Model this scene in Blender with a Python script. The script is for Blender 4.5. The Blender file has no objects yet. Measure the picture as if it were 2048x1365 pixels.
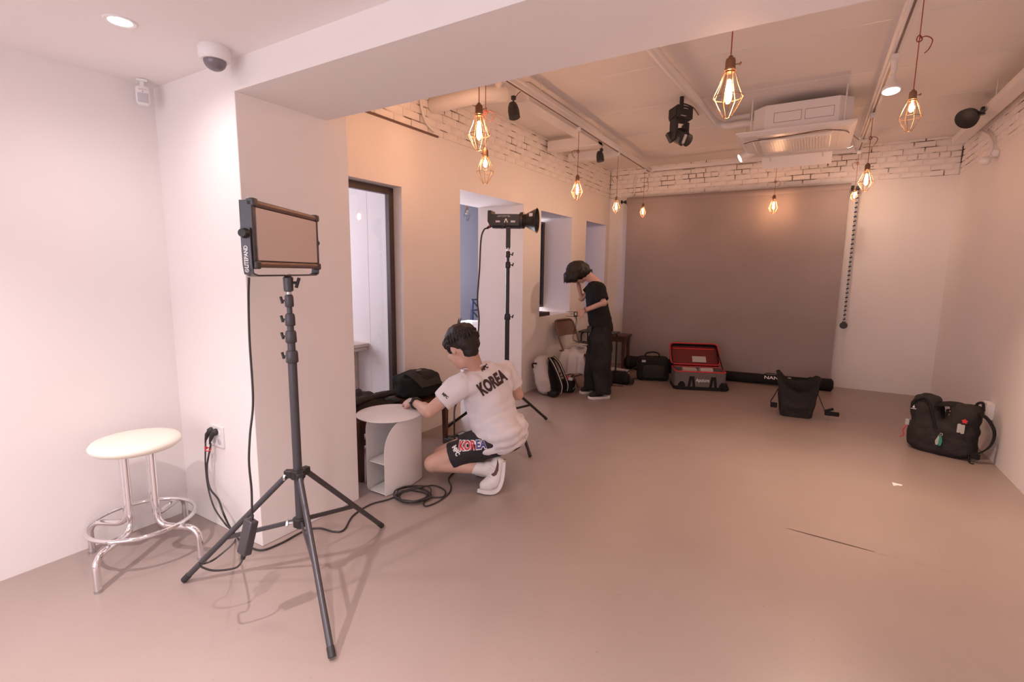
import bpy, bmesh, math, random
from mathutils import Vector, Matrix, noise
from mathutils.bvhtree import BVHTree
random.seed(7)
sc = bpy.context.scene
COL = sc.collection
V = Vector

# ------------------------------------------------------------------ camera
IW, IH, FPX, CAMZ = 2048.0, 1365.0, 985.88, 1.40
yaw, pit, rol = math.radians(-31.011), math.radians(-7.970), math.radians(0.684)
CF = V((math.sin(yaw) * math.cos(pit), math.cos(yaw) * math.cos(pit), math.sin(pit)))
_r = V((math.cos(yaw), -math.sin(yaw), 0)); _u = _r.cross(CF)
CR = _r * math.cos(rol) + _u * math.sin(rol)
CU = _u * math.cos(rol) - _r * math.sin(rol)
CC = V((0, 0, CAMZ))
cd = bpy.data.cameras.new('camera'); cam = bpy.data.objects.new('camera', cd); COL.objects.link(cam)
cd.sensor_width = 36; cd.lens = FPX / IW * 36; cd.clip_start = 0.02; cd.clip_end = 100
cam.matrix_world = Matrix(((CR.x, CU.x, -CF.x, 0), (CR.y, CU.y, -CF.y, 0), (CR.z, CU.z, -CF.z, CAMZ), (0, 0, 0, 1)))
sc.camera = cam

# ------------------------------------------------------------------ world, large lights, exposure
wd = bpy.data.worlds.new('world'); sc.world = wd; wd.use_nodes = True
wd.node_tree.nodes['Background'].inputs[0].default_value = (0.82, 0.86, 1.0, 1)
wd.node_tree.nodes['Background'].inputs[1].default_value = 1.0
sc.view_settings.view_transform = 'Standard'; sc.view_settings.look = 'None'
sc.view_settings.exposure = -0.02; sc.view_settings.gamma = 1.0
sc.view_settings.use_curve_mapping = False

def area(name, loc, target, sx, sy, power, color, spread=math.pi):
    l = bpy.data.lights.new(name, 'AREA'); l.shape = 'RECTANGLE'; l.size = sx; l.size_y = sy
    l.energy = power; l.color = color; l.spread = spread
    o = bpy.data.objects.new(name, l); COL.objects.link(o); o.location = loc
    o.rotation_euler = (V(target) - V(loc)).to_track_quat('-Z', 'Y').to_euler()
    return o
# daylight fill added behind the camera, set in an unseen window
area('rear_fill_daylight', (-1.0, -2.26, 1.25), (-1.0, 2.0, 1.1), 3.4, 2.0, 44, (1.0, 0.875, 0.94))
# daylight entering the side rooms through their own windows
area('side_room_daylight', (-4.62, 2.1, 1.62), (-3.2, 3.0, 1.0), 1.0, 1.2, 23, (0.95, 0.89, 1.0))
area('stair_hall_daylight', (-4.93, 5.45, 1.5), (-3.2, 5.3, 1.1), 1.2, 1.2, 75, (0.95, 0.87, 0.98))

# ------------------------------------------------------------------ pixels to places
def ray(x, y): return CF + CR * ((x - IW / 2) / FPX) - CU * ((y - IH / 2) / FPX)
def onz(x, y, z=0.0): d = ray(x, y); return CC + d * ((z - CAMZ) / d.z)
def onx(x, y, X): d = ray(x, y); return CC + d * (X / d.x)
def ony(x, y, Y): d = ray(x, y); return CC + d * (Y / d.y)
def dep(x, y, D): return CC + ray(x, y) * D
def pj(p):
    d = V(p) - CC; w = d.dot(CF); return (IW / 2 + FPX * d.dot(CR) / w, IH / 2 - FPX * d.dot(CU) / w)
def zat(P, yy):
    lo, hi = -1.0, 4.0
    for _ in range(50):
        m = (lo + hi) / 2
        if pj((P[0], P[1], m))[1] > yy: lo = m
        else: hi = m
    return m
# left wall frame: s along the wall, o out into the room
WA = V((-2.83, 2.0, 0)); WB = V((-2.72, 7.38, 0)); WT = (WB - WA).normalized(); WN = V((WT.y, -WT.x, 0))
def W(s, o, z): return WA + WT * s + WN * o + V((0, 0, z))

# ------------------------------------------------------------------ materials
def mat(name, col, rough=0.6, metal=0.0, bump=0.0, bscale=60, var=0.0, vscale=6, col2=None, spec=0.5, aniso=None, emit=0.0, alpha=1.0):
    m = bpy.data.materials.new(name); m.use_nodes = True; nt = m.node_tree
    b = nt.nodes['Principled BSDF']
    b.inputs['Base Color'].default_value = (*col, 1); b.inputs['Roughness'].default_value = rough
    b.inputs['Metallic'].default_value = metal; b.inputs['Specular IOR Level'].default_value = spec
    if emit: b.inputs['Emission Color'].default_value = (*col, 1); b.inputs['Emission Strength'].default_value = emit
    tc = nt.nodes.new('ShaderNodeTexCoord')
    if var or col2:
        n = nt.nodes.new('ShaderNodeTexNoise'); n.inputs['Scale'].default_value = vscale; n.inputs['Detail'].default_value = 5
        nt.links.new(tc.outputs['Object'], n.inputs['Vector'])
        r = nt.nodes.new('ShaderNodeValToRGB')
        c2 = col2 or tuple(max(0, c * (1 - var)) for c in col)
        c1 = col if col2 else tuple(min(1, c * (1 + var * 0.5)) for c in col)
        r.color_ramp.elements[0].position = 0.35; r.color_ramp.elements[0].color = (*c2, 1)
        r.color_ramp.elements[1].position = 0.65; r.color_ramp.elements[1].color = (*c1, 1)
        nt.links.new(n.outputs['Fac'], r.inputs['Fac']); nt.links.new(r.outputs['Color'], b.inputs['Base Color'])
    if bump:
        n2 = nt.nodes.new('ShaderNodeTexNoise'); n2.inputs['Scale'].default_value = bscale; n2.inputs['Detail'].default_value = 4
        nt.links.new(tc.outputs['Object'], n2.inputs['Vector'])
        bp = nt.nodes.new('ShaderNodeBump'); bp.inputs['Strength'].default_value = bump; bp.inputs['Distance'].default_value = 0.01
        nt.links.new(n2.outputs['Fac'], bp.inputs['Height']); nt.links.new(bp.outputs['Normal'], b.inputs['Normal'])
    return m
def emat(name, col, strength):
    m = bpy.data.materials.new(name); m.use_nodes = True; nt = m.node_tree
    for n in list(nt.nodes):
        if n.type == 'BSDF_PRINCIPLED': nt.nodes.remove(n)
    e = nt.nodes.new('ShaderNodeEmission'); e.inputs[0].default_value = (*col, 1); e.inputs[1].default_value = strength
    nt.links.new(e.outputs[0], nt.nodes['Material Output'].inputs[0]); return m
def glassmat(name, tint=(1, 1, 1), gloss=0.08, rough=0.02):
    m = bpy.data.materials.new(name); m.use_nodes = True; nt = m.node_tree
    for n in list(nt.nodes):
        if n.type == 'BSDF_PRINCIPLED': nt.nodes.remove(n)
    t = nt.nodes.new('ShaderNodeBsdfTransparent'); t.inputs[0].default_value = (*tint, 1)
    g = nt.nodes.new('ShaderNodeBsdfGlossy'); g.inputs['Roughness'].default_value = rough
    mx = nt.nodes.new('ShaderNodeMixShader'); mx.inputs[0].default_value = gloss
    nt.links.new(t.outputs[0], mx.inputs[1]); nt.links.new(g.outputs[0], mx.inputs[2])
    nt.links.new(mx.outputs[0], nt.nodes['Material Output'].inputs[0]); return m

M = {}
M['wall'] = mat('wall_paint', (0.85, 0.80, 0.78), 0.62, bump=0.05, bscale=9, var=0.02, vscale=1.4)
M['ceil'] = mat('ceiling_paint', (0.86, 0.81, 0.79), 0.7, bump=0.04, bscale=7, var=0.02, vscale=1.2)
M['brick'] = mat('painted_brick', (0.87, 0.815, 0.79), 0.6, bump=0.35, bscale=38, var=0.05, vscale=14)
M['mortar'] = mat('painted_mortar', (0.84, 0.78, 0.75), 0.8, bump=0.5, bscale=50, col2=(0.13, 0.09, 0.075), vscale=5.5)
M['mortar'].node_tree.nodes['Color Ramp'].color_ramp.elements[0].position = 0.40
M['mortar'].node_tree.nodes['Color Ramp'].color_ramp.elements[1].position = 0.50
M['white'] = mat('white_metal', (0.80, 0.755, 0.74), 0.4)
M['whiteplastic'] = mat('white_plastic', (0.82, 0.79, 0.78), 0.35)
M['lavender'] = mat('grey_lens', (0.55, 0.52, 0.56), 0.3)
M['black'] = mat('black_plastic', (0.022, 0.020, 0.020), 0.45)
M['blackmetal'] = mat('black_metal', (0.035, 0.032, 0.033), 0.38, metal=0.4)
M['greymetal'] = mat('charcoal_metal', (0.085, 0.08, 0.088), 0.36, metal=0.5)
M['bronze'] = mat('dark_bronze', (0.20, 0.125, 0.10), 0.4, metal=0.3)
M['chrome'] = mat('chrome', (0.83, 0.82, 0.84), 0.08, metal=1.0)
M['steel'] = mat('dull_steel', (0.55, 0.54, 0.55), 0.3, metal=0.9)
M['frame'] = mat('dark_window_frame', (0.075, 0.052, 0.05), 0.4, metal=0.2)
M['brass'] = mat('antique_bronze', (0.22, 0.12, 0.075), 0.45, metal=0.6)
M['cagewire'] = mat('copper_wire', (0.42, 0.25, 0.14), 0.35, metal=0.7)
M['redcord'] = mat('red_braided_cord', (0.34, 0.06, 0.04), 0.7, bump=0.8, bscale=300)
M['rubber'] = mat('black_rubber', (0.028, 0.026, 0.027), 0.5)
M['cable'] = mat('black_cable', (0.035, 0.03, 0.03), 0.42)
M['red'] = mat('red_plastic', (0.62, 0.03, 0.04), 0.4)
M['cream'] = mat('cream_leather', (0.86, 0.80, 0.69), 0.42, bump=0.05, bscale=90)
M['wood'] = mat('dark_wood', (0.105, 0.038, 0.022), 0.35, var=0.35, vscale=9)
M['lightwood'] = mat('pale_wood', (0.62, 0.50, 0.42), 0.5, var=0.2, vscale=10)
M['tableWhite'] = mat('cream_steel', (0.80, 0.76, 0.74), 0.38)
M['fabric'] = mat('black_fabric', (0.018, 0.016, 0.016), 0.85, bump=0.3, bscale=120, spec=0.25)
M['fabric2'] = mat('charcoal_fabric', (0.030, 0.026, 0.024), 0.8, bump=0.4, bscale=60, spec=0.3)
M['greyfabric'] = mat('grey_fabric', (0.165, 0.14, 0.135), 0.8, bump=0.3, bscale=150, spec=0.3)
M['palefabric'] = mat('pale_grey_fabric', (0.52, 0.46, 0.43), 0.85, bump=0.3, bscale=25, spec=0.2)
M['redlining'] = mat('red_lining', (0.14, 0.016, 0.016), 0.7, bump=0.2, bscale=60)
M['backdrop'] = mat('grey_backdrop_cloth', (0.35, 0.287, 0.28), 0.75, bump=0.12, bscale=3.5, var=0.05, vscale=2)
M['screen'] = mat('diffuser', (0.66, 0.56, 0.53), 0.45)
M['glass'] = glassmat('window_glass', (0.97, 0.97, 0.99), 0.06)
M['dimglass'] = glassmat('light_dimming_glass', (0.36, 0.41, 0.50), 0.06)  # tint stands in for the dim hall and cuts light on the reveals
M['bulbglass'] = glassmat('bulb_glass', (1.0, 0.93, 0.82), 0.07)
M['domeglass'] = mat('smoked_dome', (0.20, 0.17, 0.19), 0.06)
M['glow'] = emat('filament_glow', (1.0, 0.54, 0.31), 325)
M['glow2'] = emat('filament_glow_small', (1.0, 0.54, 0.31), 235)
M['lamp'] = emat('lamp_face', (1.0, 0.90, 0.84), 16)
M['skin'] = mat('skin', (0.60, 0.36, 0.28), 0.5, bump=0.05, bscale=90, var=0.06, vscale=12)
M['skin2'] = mat('skin_far', (0.56, 0.33, 0.26), 0.5, bump=0.05, bscale=90, var=0.06, vscale=12)
M['hair'] = mat('dark_hair', (0.015, 0.010, 0.008), 0.5, bump=0.25, bscale=110, spec=0.4)
M['tee'] = mat('white_tee', (0.74, 0.69, 0.71), 0.85, bump=0.25, bscale=14, spec=0.2)
M['blacktee'] = mat('black_tee', (0.016, 0.014, 0.014), 0.85, bump=0.3, bscale=16, spec=0.2)
M['shorts'] = mat('black_shorts', (0.030, 0.026, 0.030), 0.7, bump=0.3, bscale=22, spec=0.3)
M['jeans'] = mat('washed_black_denim', (0.024, 0.021, 0.021), 0.85, bump=0.3, bscale=26, var=0.45, vscale=5, spec=0.2)
M['shoe'] = mat('white_leather', (0.76, 0.71, 0.69), 0.5, bump=0.08, bscale=40)
M['sole'] = mat('white_sole', (0.72, 0.67, 0.65), 0.6)
M['print'] = mat('dark_print', (0.045, 0.022, 0.022), 0.7)
M['swoosh'] = mat('brown_patch', (0.10, 0.045, 0.038), 0.6)
M['printwhite'] = mat('white_print', (0.82, 0.80, 0.80), 0.6)
M['printred'] = mat('red_print', (0.60, 0.03, 0.05), 0.6)
M['printblue'] = mat('blue_print', (0.07, 0.05, 0.22), 0.6)
M['blue'] = mat('blue_paint', (0.41, 0.435, 0.51), 0.7)
M['navy'] = mat('navy_metal', (0.03, 0.04, 0.09), 0.4)
M['pink'] = mat('pink_plastic', (0.75, 0.12, 0.25), 0.5)
M['green'] = mat('green_tag', (0.03, 0.30, 0.20), 0.4)
M['greytag'] = mat('grey_tag', (0.45, 0.45, 0.42), 0.5)
M['brownmetal'] = mat('brown_metal', (0.175, 0.10, 0.08), 0.45, metal=0.2)
M['foam'] = mat('grey_foam', (0.33, 0.30, 0.29), 0.9)

def floor_material():
    m = bpy.data.materials.new('epoxy_floor'); m.use_nodes = True; nt = m.node_tree; b = nt.nodes['Principled BSDF']
    tc = nt.nodes.new('ShaderNodeTexCoord')
    def nz(scale, detail=6):
        n = nt.nodes.new('ShaderNodeTexNoise'); n.inputs['Scale'].default_value = scale; n.inputs['Detail'].default_value = detail
        nt.links.new(tc.outputs['Object'], n.inputs['Vector']); return n
    r = nt.nodes.new('ShaderNodeValToRGB'); n = nz(0.9)
    r.color_ramp.elements[0].position = 0.3; r.color_ramp.elements[0].color = (0.32, 0.248, 0.222, 1)
    r.color_ramp.elements[1].position = 0.7; r.color_ramp.elements[1].color = (0.365, 0.288, 0.26, 1)
    nt.links.new(n.outputs['Fac'], r.inputs['Fac'])
    # fine scratches and specks
    n2 = nz(55, 3); r2 = nt.nodes.new('ShaderNodeValToRGB')
    r2.color_ramp.elements[0].position = 0.22; r2.color_ramp.elements[0].color = (0.72, 0.72, 0.72, 1)
    r2.color_ramp.elements[1].position = 0.30; r2.color_ramp.elements[1].color = (1, 1, 1, 1)
    nt.links.new(n2.outputs['Fac'], r2.inputs['Fac'])
    mx = nt.nodes.new('ShaderNodeMixRGB'); mx.blend_type = 'MULTIPLY'; mx.inputs[0].default_value = 1
    nt.links.new(r.outputs[0], mx.inputs[1]); nt.links.new(r2.outputs[0], mx.inputs[2]); nt.links.new(mx.outputs[0], b.inputs['Base Color'])
    n3 = nz(2.2); mr = nt.nodes.new('ShaderNodeMapRange'); mr.inputs[3].default_value = 0.26; mr.inputs[4].default_value = 0.40
    nt.links.new(n3.outputs['Fac'], mr.inputs[0]); nt.links.new(mr.outputs[0], b.inputs['Roughness'])
    b.inputs['Specular IOR Level'].default_value = 0.45
    bp = nt.nodes.new('ShaderNodeBump'); bp.inputs['Strength'].default_value = 0.06; bp.inputs['Distance'].default_value = 0.01
    n4 = nz(5); nt.links.new(n4.outputs['Fac'], bp.inputs['Height']); nt.links.new(bp.outputs[0], b.inputs['Normal'])
    return m
M['floor'] = floor_material()

# ------------------------------------------------------------------ mesh building
def frame(d, up=V((0, 0, 1))):
    d = d.normalized()
    if abs(d.dot(up)) > 0.98: up = V((1, 0, 0)) if abs(d.x) < 0.9 else V((0, 1, 0))
    a = up.cross(d).normalized(); return a, d.cross(a)
class MB:
    def __init__(s): s.v = []; s.f = []
    def add(s, vs, fs):
        k = len(s.v); s.v += [V(p) for p in vs]; s.f += [tuple(i + k for i in q) for q in fs]; return s
    def box(s, lo, hi, mx=None):
        x0, y0, z0 = lo; x1, y1, z1 = hi
        vs = [V((x, y, z)) for z in (z0, z1) for x, y in ((x0, y0), (x1, y0), (x1, y1), (x0, y1))]
        if mx: vs = [mx @ p for p in vs]
        return s.add(vs, [(3, 2, 1, 0), (4, 5, 6, 7), (0, 1, 5, 4), (1, 2, 6, 5), (2, 3, 7, 6), (3, 0, 4, 7)])
    def cbox(s, c, size, mx=None):
        h = V(size) / 2; c = V(c); return s.box(c - h, c + h, mx)
    def hexa(s, b, t):   # bottom 4 and top 4 points
        return s.add(list(b) + list(t), [(3, 2, 1, 0), (4, 5, 6, 7), (0, 1, 5, 4), (1, 2, 6, 5), (2, 3, 7, 6), (3, 0, 4, 7)])
    def tube(s, pts, r, n=8, caps=True, closed=False):
        pts = [V(p) for p in pts]; m = len(pts); rs = r if isinstance(r, (list, tuple)) else [r] * m
        vs = []; a = None
        for i, p in enumerate(pts):
            if closed: d = pts[(i + 1) % m] - pts[i - 1]
            else: d = pts[min(i + 1, m - 1)] - pts[max(i - 1, 0)]
            if d.length < 1e-9: d = V((0, 0, 1))
            d.normalize()
            if a is None: a, b = frame(d)
            else:
                a = (a - d * a.dot(d))
                if a.length < 1e-6: a, b = frame(d)
                a.normalize(); b = d.cross(a)
            for j in range(n):
                t = 2 * math.pi * j / n; vs.append(p + (a * math.cos(t) + b * math.sin(t)) * rs[i])
        fs = []
        for i in range(m if closed else m - 1):
            i2 = (i + 1) % m
            for j in range(n):
                j2 = (j + 1) % n; fs.append((i * n + j, i * n + j2, i2 * n + j2, i2 * n + j))
        if caps and not closed: fs += [tuple(range(n))[::-1], tuple((m - 1) * n + j for j in range(n))]
        return s.add(vs, fs)
    def strip(s, pts, w, th, up=None):   # flat strap along a path; up = direction across its width
        pts = [V(p) for p in pts]; vs = []; m = len(pts)
        for i, p in enumerate(pts):
            d = (pts[min(i + 1, m - 1)] - pts[max(i - 1, 0)]).normalized()
            wv = V(up) if up is not None else frame(d)[0]
            wv = (wv - d * wv.dot(d)).normalized(); nv = d.cross(wv)
            for sx, sy in ((-1, -1), (1, -1), (1, 1), (-1, 1)): vs.append(p + wv * (sx * w / 2) + nv * (sy * th / 2))
        fs = []
        for i in range(m - 1):
            for j in range(4):
                j2 = (j + 1) % 4; fs.append((i * 4 + j, i * 4 + j2, i * 4 + 4 + j2, i * 4 + 4 + j))
        fs += [(3, 2, 1, 0), tuple((m - 1) * 4 + j for j in range(4))]
        return s.add(vs, fs)
    def lathe(s, prof, n=20, mx=None):
        vs = []; mx = mx or Matrix()
        for r, z in prof:
            for j in range(n):
                t = 2 * math.pi * j / n; vs.append(mx @ V((r * math.cos(t), r * math.sin(t), z)))
        fs = []
        for i in range(len(prof) - 1):
            for j in range(n):
                j2 = (j + 1) % n; fs.append((i * n + j, i * n + j2, (i + 1) * n + j2, (i + 1) * n + j))
        fs += [tuple(range(n))[::-1], tuple((len(prof) - 1) * n + j for j in range(n))]
        return s.add(vs, fs)
    def ell(s, c, r, mx=None, nu=16, nv=10):
        c = V(c); r = V(r) if not isinstance(r, (int, float)) else V((r, r, r)); vs = []; mx3 = mx or Matrix.Identity(3)
        for i in range(1, nv):
            t = math.pi * i / nv
            for j in range(nu):
                q = 2 * math.pi * j / nu
                vs.append(c + mx3 @ V((r.x * math.sin(t) * math.cos(q), r.y * math.sin(t) * math.sin(q), r.z * math.cos(t))))
        k = len(vs); vs += [c + mx3 @ V((0, 0, r.z)), c + mx3 @ V((0, 0, -r.z))]; fs = []
        for i in range(nv - 2):
            for j in range(nu):
                j2 = (j + 1) % nu; fs.append((i * nu + j, (i + 1) * nu + j, (i + 1) * nu + j2, i * nu + j2))
        for j in range(nu):
            j2 = (j + 1) % nu; fs.append((k, j, j2)); fs.append((k + 1, (nv - 2) * nu + j2, (nv - 2) * nu + j))
        return s.add(vs, fs)
    def loft(s, rings, caps=True):      # list of equal-length closed rings
        n = len(rings[0]); vs = [p for r in rings for p in r]; fs = []
        for i in range(len(rings) - 1):
            for j in range(n):
                j2 = (j + 1) % n; fs.append((i * n + j, i * n + j2, (i + 1) * n + j2, (i + 1) * n + j))
        if caps: fs += [tuple(range(n))[::-1], tuple((len(rings) - 1) * n + j for j in range(n))]
        return s.add(vs, fs)
    def prism(s, poly, h, mx):          # 2D outline extruded along local z by h, placed with mx
        n = len(poly); vs = [mx @ V((x, y, 0)) for x, y in poly] + [mx @ V((x, y, h)) for x, y in poly]
        fs = [tuple(range(n))[::-1], tuple(range(n, 2 * n))] + [(i, (i + 1) % n, n + (i + 1) % n, n + i) for i in range(n)]
        return s.add(vs, fs)
    def grid(s, fn, nu, nv, th=0.0):    # fn(u,v) -> point ; optional thickness by offsetting along normals
        P = [[V(fn(i / nu, j / nv)) for j in range(nv + 1)] for i in range(nu + 1)]
        vs = [p for r in P for p in r]; k = len(vs); w = nv + 1
        fs = [(i * w + j, (i + 1) * w + j, (i + 1) * w + j + 1, i * w + j + 1) for i in range(nu) for j in range(nv)]
        if th:
            vs2 = []
            for i in range(nu + 1):
                for j in range(nv + 1):
                    du = P[min(i + 1, nu)][j] - P[max(i - 1, 0)][j]; dv = P[i][min(j + 1, nv)] - P[i][max(j - 1, 0)]
                    nn = du.cross(dv); nn = nn.normalized() if nn.length > 1e-12 else V((0, 0, 1)); vs2.append(P[i][j] - nn * th)
            fs += [tuple(q + k for q in f[::-1]) for f in fs]
            edge = [(i, 0) for i in range(nu + 1)] + [(nu, j) for j in range(1, nv + 1)] + [(i, nv) for i in range(nu - 1, -1, -1)] + [(0, j) for j in range(nv - 1, 0, -1)]
            for a in range(len(edge)):
                p, q = edge[a], edge[(a + 1) % len(edge)]; i0 = p[0] * w + p[1]; i1 = q[0] * w + q[1]
                fs.append((i1, i0, i0 + k, i1 + k))
            vs = vs + vs2
        return s.add(vs, fs)
    def mesh(s, name, m, smooth=None, off=V((0, 0, 0)), fix=True):
        me = bpy.data.meshes.new(name); me.from_pydata([tuple(p - off) for p in s.v], [], s.f); me.materials.append(m)
        if fix:
            bm = bmesh.new(); bm.from_mesh(me); bmesh.ops.recalc_face_normals(bm, faces=bm.faces); bm.to_mesh(me); bm.free()
        if smooth is not None:
            me.polygons.foreach_set('use_smooth', [True] * len(me.polygons))
            if smooth < 179: me.set_sharp_from_angle(angle=math.radians(smooth))
        me.update(); return me
ORG = {}
def link(o, parent=None):
    COL.objects.link(o)
    if parent is not None: o.parent = parent
    return o
def tag(o, label=None, cat=None, group=None, kind=None):
    if label: o['label'] = label
    if cat: o['category'] = cat
    if group: o['group'] = group
    if kind: o['kind'] = kind
    return o
def thing(name, loc, label, cat, group=None):
    o = bpy.data.objects.new(name, None); o.empty_display_size = 0.1; o.location = loc; COL.objects.link(o); ORG[o] = V(loc)
    return tag(o, label, cat, group)
def part(th, name, mb, m, smooth=35, bevel=0.0, label=None, kind=None):      # mb in world coordinates
    off = ORG[th]; me = mb if isinstance(mb, bpy.types.Mesh) else mb.mesh(name, m, smooth, off)
    o = link(bpy.data.objects.new(name, me), th); ORG[o] = off
    if bevel:
        b = o.modifiers.new('bevel', 'BEVEL'); b.width = bevel; b.segments = 2; b.limit_method = 'ANGLE'; b.angle_limit = math.radians(40)
    return tag(o, label, kind=kind)
def solo(name, mb, m, label=None, cat=None, group=None, kind=None, smooth=35, bevel=0.0, org=None):
    xs = [p.x for p in mb.v]; ys = [p.y for p in mb.v]; zs = [p.z for p in mb.v]
    off = V(org) if org is not None else V(((min(xs) + max(xs)) / 2, (min(ys) + max(ys)) / 2, min(zs)))
    o = link(bpy.data.objects.new(name, mb.mesh(name, m, smooth, off))); o.location = off; ORG[o] = off
    if bevel:
        b = o.modifiers.new('bevel', 'BEVEL'); b.width = bevel; b.segments = 2; b.limit_method = 'ANGLE'; b.angle_limit = math.radians(40)
    return tag(o, label, cat, group, kind)
def blob(mb, name, m, voxel=0.008, smooth_it=4, disp=0.0, dscale=10.0, seed=0.0, cut=None):
    """melt overlapping closed shapes into one continuous surface; returns a mesh in world coordinates"""
    me = mb.mesh(name + '_src', m, None); o = bpy.data.objects.new(name + '_tmp', me); COL.objects.link(o)
    r = o.modifiers.new('r', 'REMESH'); r.mode = 'VOXEL'; r.voxel_size = voxel
    s = o.modifiers.new('s', 'SMOOTH'); s.factor = 0.5; s.iterations = smooth_it
    dg = bpy.context.evaluated_depsgraph_get(); out = bpy.data.meshes.new_from_object(o.evaluated_get(dg))
    bpy.data.objects.remove(o); bpy.data.meshes.remove(me)
    if disp:
        ns = [v.normal.copy() for v in out.vertices]
        for v, nn in zip(out.vertices, ns):
            p = v.co * dscale + V((seed, seed * 1.7, -seed))
            v.co += nn * (disp * (noise.noise(p) + 0.5 * noise.noise(p * 2.1)))
    if cut:
        bm = bmesh.new(); bm.from_mesh(out)
        for co, no in cut:
            bmesh.ops.bisect_plane(bm, geom=bm.verts[:] + bm.edges[:] + bm.faces[:], plane_co=co, plane_no=no, clear_outer=True)
            ed = [e for e in bm.edges if e.is_boundary]; bmesh.ops.holes_fill(bm, edges=ed, sides=0)
        bm.to_mesh(out); bm.free()
    out.materials.clear(); out.materials.append(m)
    out.polygons.foreach_set('use_smooth', [True] * len(out.polygons)); out.update(); return out
def bvh_of(me): return BVHTree.FromPolygons([v.co.copy() for v in me.vertices], [tuple(p.vertices) for p in me.polygons])
def shift(me, off):
    me.transform(Matrix.Translation(-V(off))); return me
def smoothpath(pts, n=8, closed=False):
    pts = [V(p) for p in pts]; out = []; m = len(pts)
    rng = range(m) if closed else range(m - 1)
    for i in rng:
        if closed: p0, p1, p2, p3 = pts[i - 1], pts[i], pts[(i + 1) % m], pts[(i + 2) % m]
        else: p0, p1, p2, p3 = pts[max(i - 1, 0)], pts[i], pts[i + 1], pts[min(i + 2, m - 1)]
        for k in range(n):
            t = k / n; out.append(0.5 * ((2 * p1) + (p2 - p0) * t + (2 * p0 - 5 * p1 + 4 * p2 - p3) * t * t + (3 * p1 - p0 - 3 * p2 + p3) * t ** 3))
    if not closed: out.append(pts[-1])
    return out
def text_tris(txt, size, bold=0.0, shear=0.0, spacing=1.0):
    c = bpy.data.curves.new('txt', 'FONT'); c.body = txt; c.size = size; c.offset = bold; c.shear = shear; c.space_character = spacing
    c.align_x = 'CENTER'; c.align_y = 'CENTER'; c.resolution_u = 3
    o = bpy.data.objects.new('txt', c); COL.objects.link(o)
    dg = bpy.context.evaluated_depsgraph_get(); me = bpy.data.meshes.new_from_object(o.evaluated_get(dg))
    bpy.data.objects.remove(o); bpy.data.curves.remove(c)
    bm = bmesh.new(); bm.from_mesh(me); bmesh.ops.triangulate(bm, faces=bm.faces)
    bpy.data.meshes.remove(me); return bm
def text_mb(txt, size, c, xd, yd, bold=0.0, lift=0.002, bvh=None, dirn=None, maxlen=None, width=None, shear=0.0, spacing=1.0):
    """flat lettering centred at c; with bvh it is laid onto that surface along dirn"""
    bm = text_tris(txt, size, bold, shear, spacing); return lay(bm, c, xd, yd, lift, bvh, dirn, maxlen, width)
def poly_bm(polys):
    bm = bmesh.new()
    for poly in polys:
        bm.faces.new([bm.verts.new((x, y, 0)) for x, y in poly])
    bmesh.ops.triangulate(bm, faces=bm.faces); return bm
def lay(bm, c, xd, yd, lift=0.002, bvh=None, dirn=None, maxlen=None, width=None):
    c = V(c); xd = V(xd).normalized(); yd = V(yd).normalized(); nd = xd.cross(yd)
    if width:
        xs = [v.co.x for v in bm.verts]; k = width / (max(xs) - min(xs))
        for v in bm.verts: v.co.x *= k
    if maxlen:
        for _ in range(5):
            es = [e for e in bm.edges if e.calc_length() > maxlen]
            if not es: break
            bmesh.ops.subdivide_edges(bm, edges=es, cuts=1); bmesh.ops.triangulate(bm, faces=bm.faces)
    bm.verts.ensure_lookup_table(); mb = MB(); P = []
    for v in bm.verts:
        p = c + xd * v.co.x + yd * v.co.y
        if bvh is not None:
            h = bvh.ray_cast(p - V(dirn) * 0.4, V(dirn))
            p = h[0] - V(dirn) * lift if h[0] is not None else p
        else: p = p + nd * lift
        P.append(p)
    mb.v = P; mb.f = [tuple(v.index for v in f.verts) for f in bm.faces]; bm.free(); return mb
def mx_from(c, xd, yd, zd):
    xd, yd, zd = V(xd).normalized(), V(yd).normalized(), V(zd).normalized()
    return Matrix(((xd.x, yd.x, zd.x, c[0]), (xd.y, yd.y, zd.y, c[1]), (xd.z, yd.z, zd.z, c[2]), (0, 0, 0, 1)))
def rect_round(w, h, r, n=5):
    pts = []
    for cx, cy, a0 in ((w / 2 - r, h / 2 - r, 0), (-w / 2 + r, h / 2 - r, 90), (-w / 2 + r, -h / 2 + r, 180), (w / 2 - r, -h / 2 + r, 270)):
        for k in range(n + 1):
            a = math.radians(a0 + 90 * k / n); pts.append((cx + r * math.cos(a), cy + r * math.sin(a)))
    return pts
def rod(pts, r, n=8): return MB().tube(pts, r, n)

# ================================================================== THE SETTING
XR, YB, ZC, ZN, ZB = 1.30, 7.38, 2.95, 2.32, 2.525     # right wall, back wall, ceiling, nook ceiling, brick line
XN, YN, XP = -3.0, 1.355, -2.28                         # nook left wall, nook wall, pillar face
YR = -2.30                                              # wall behind the camera
def struct(name, mb, m, smooth=None, bevel=0.0): return solo(name, mb, m, kind='structure', smooth=smooth, bevel=bevel, org=(0, 0, 0))

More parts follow.
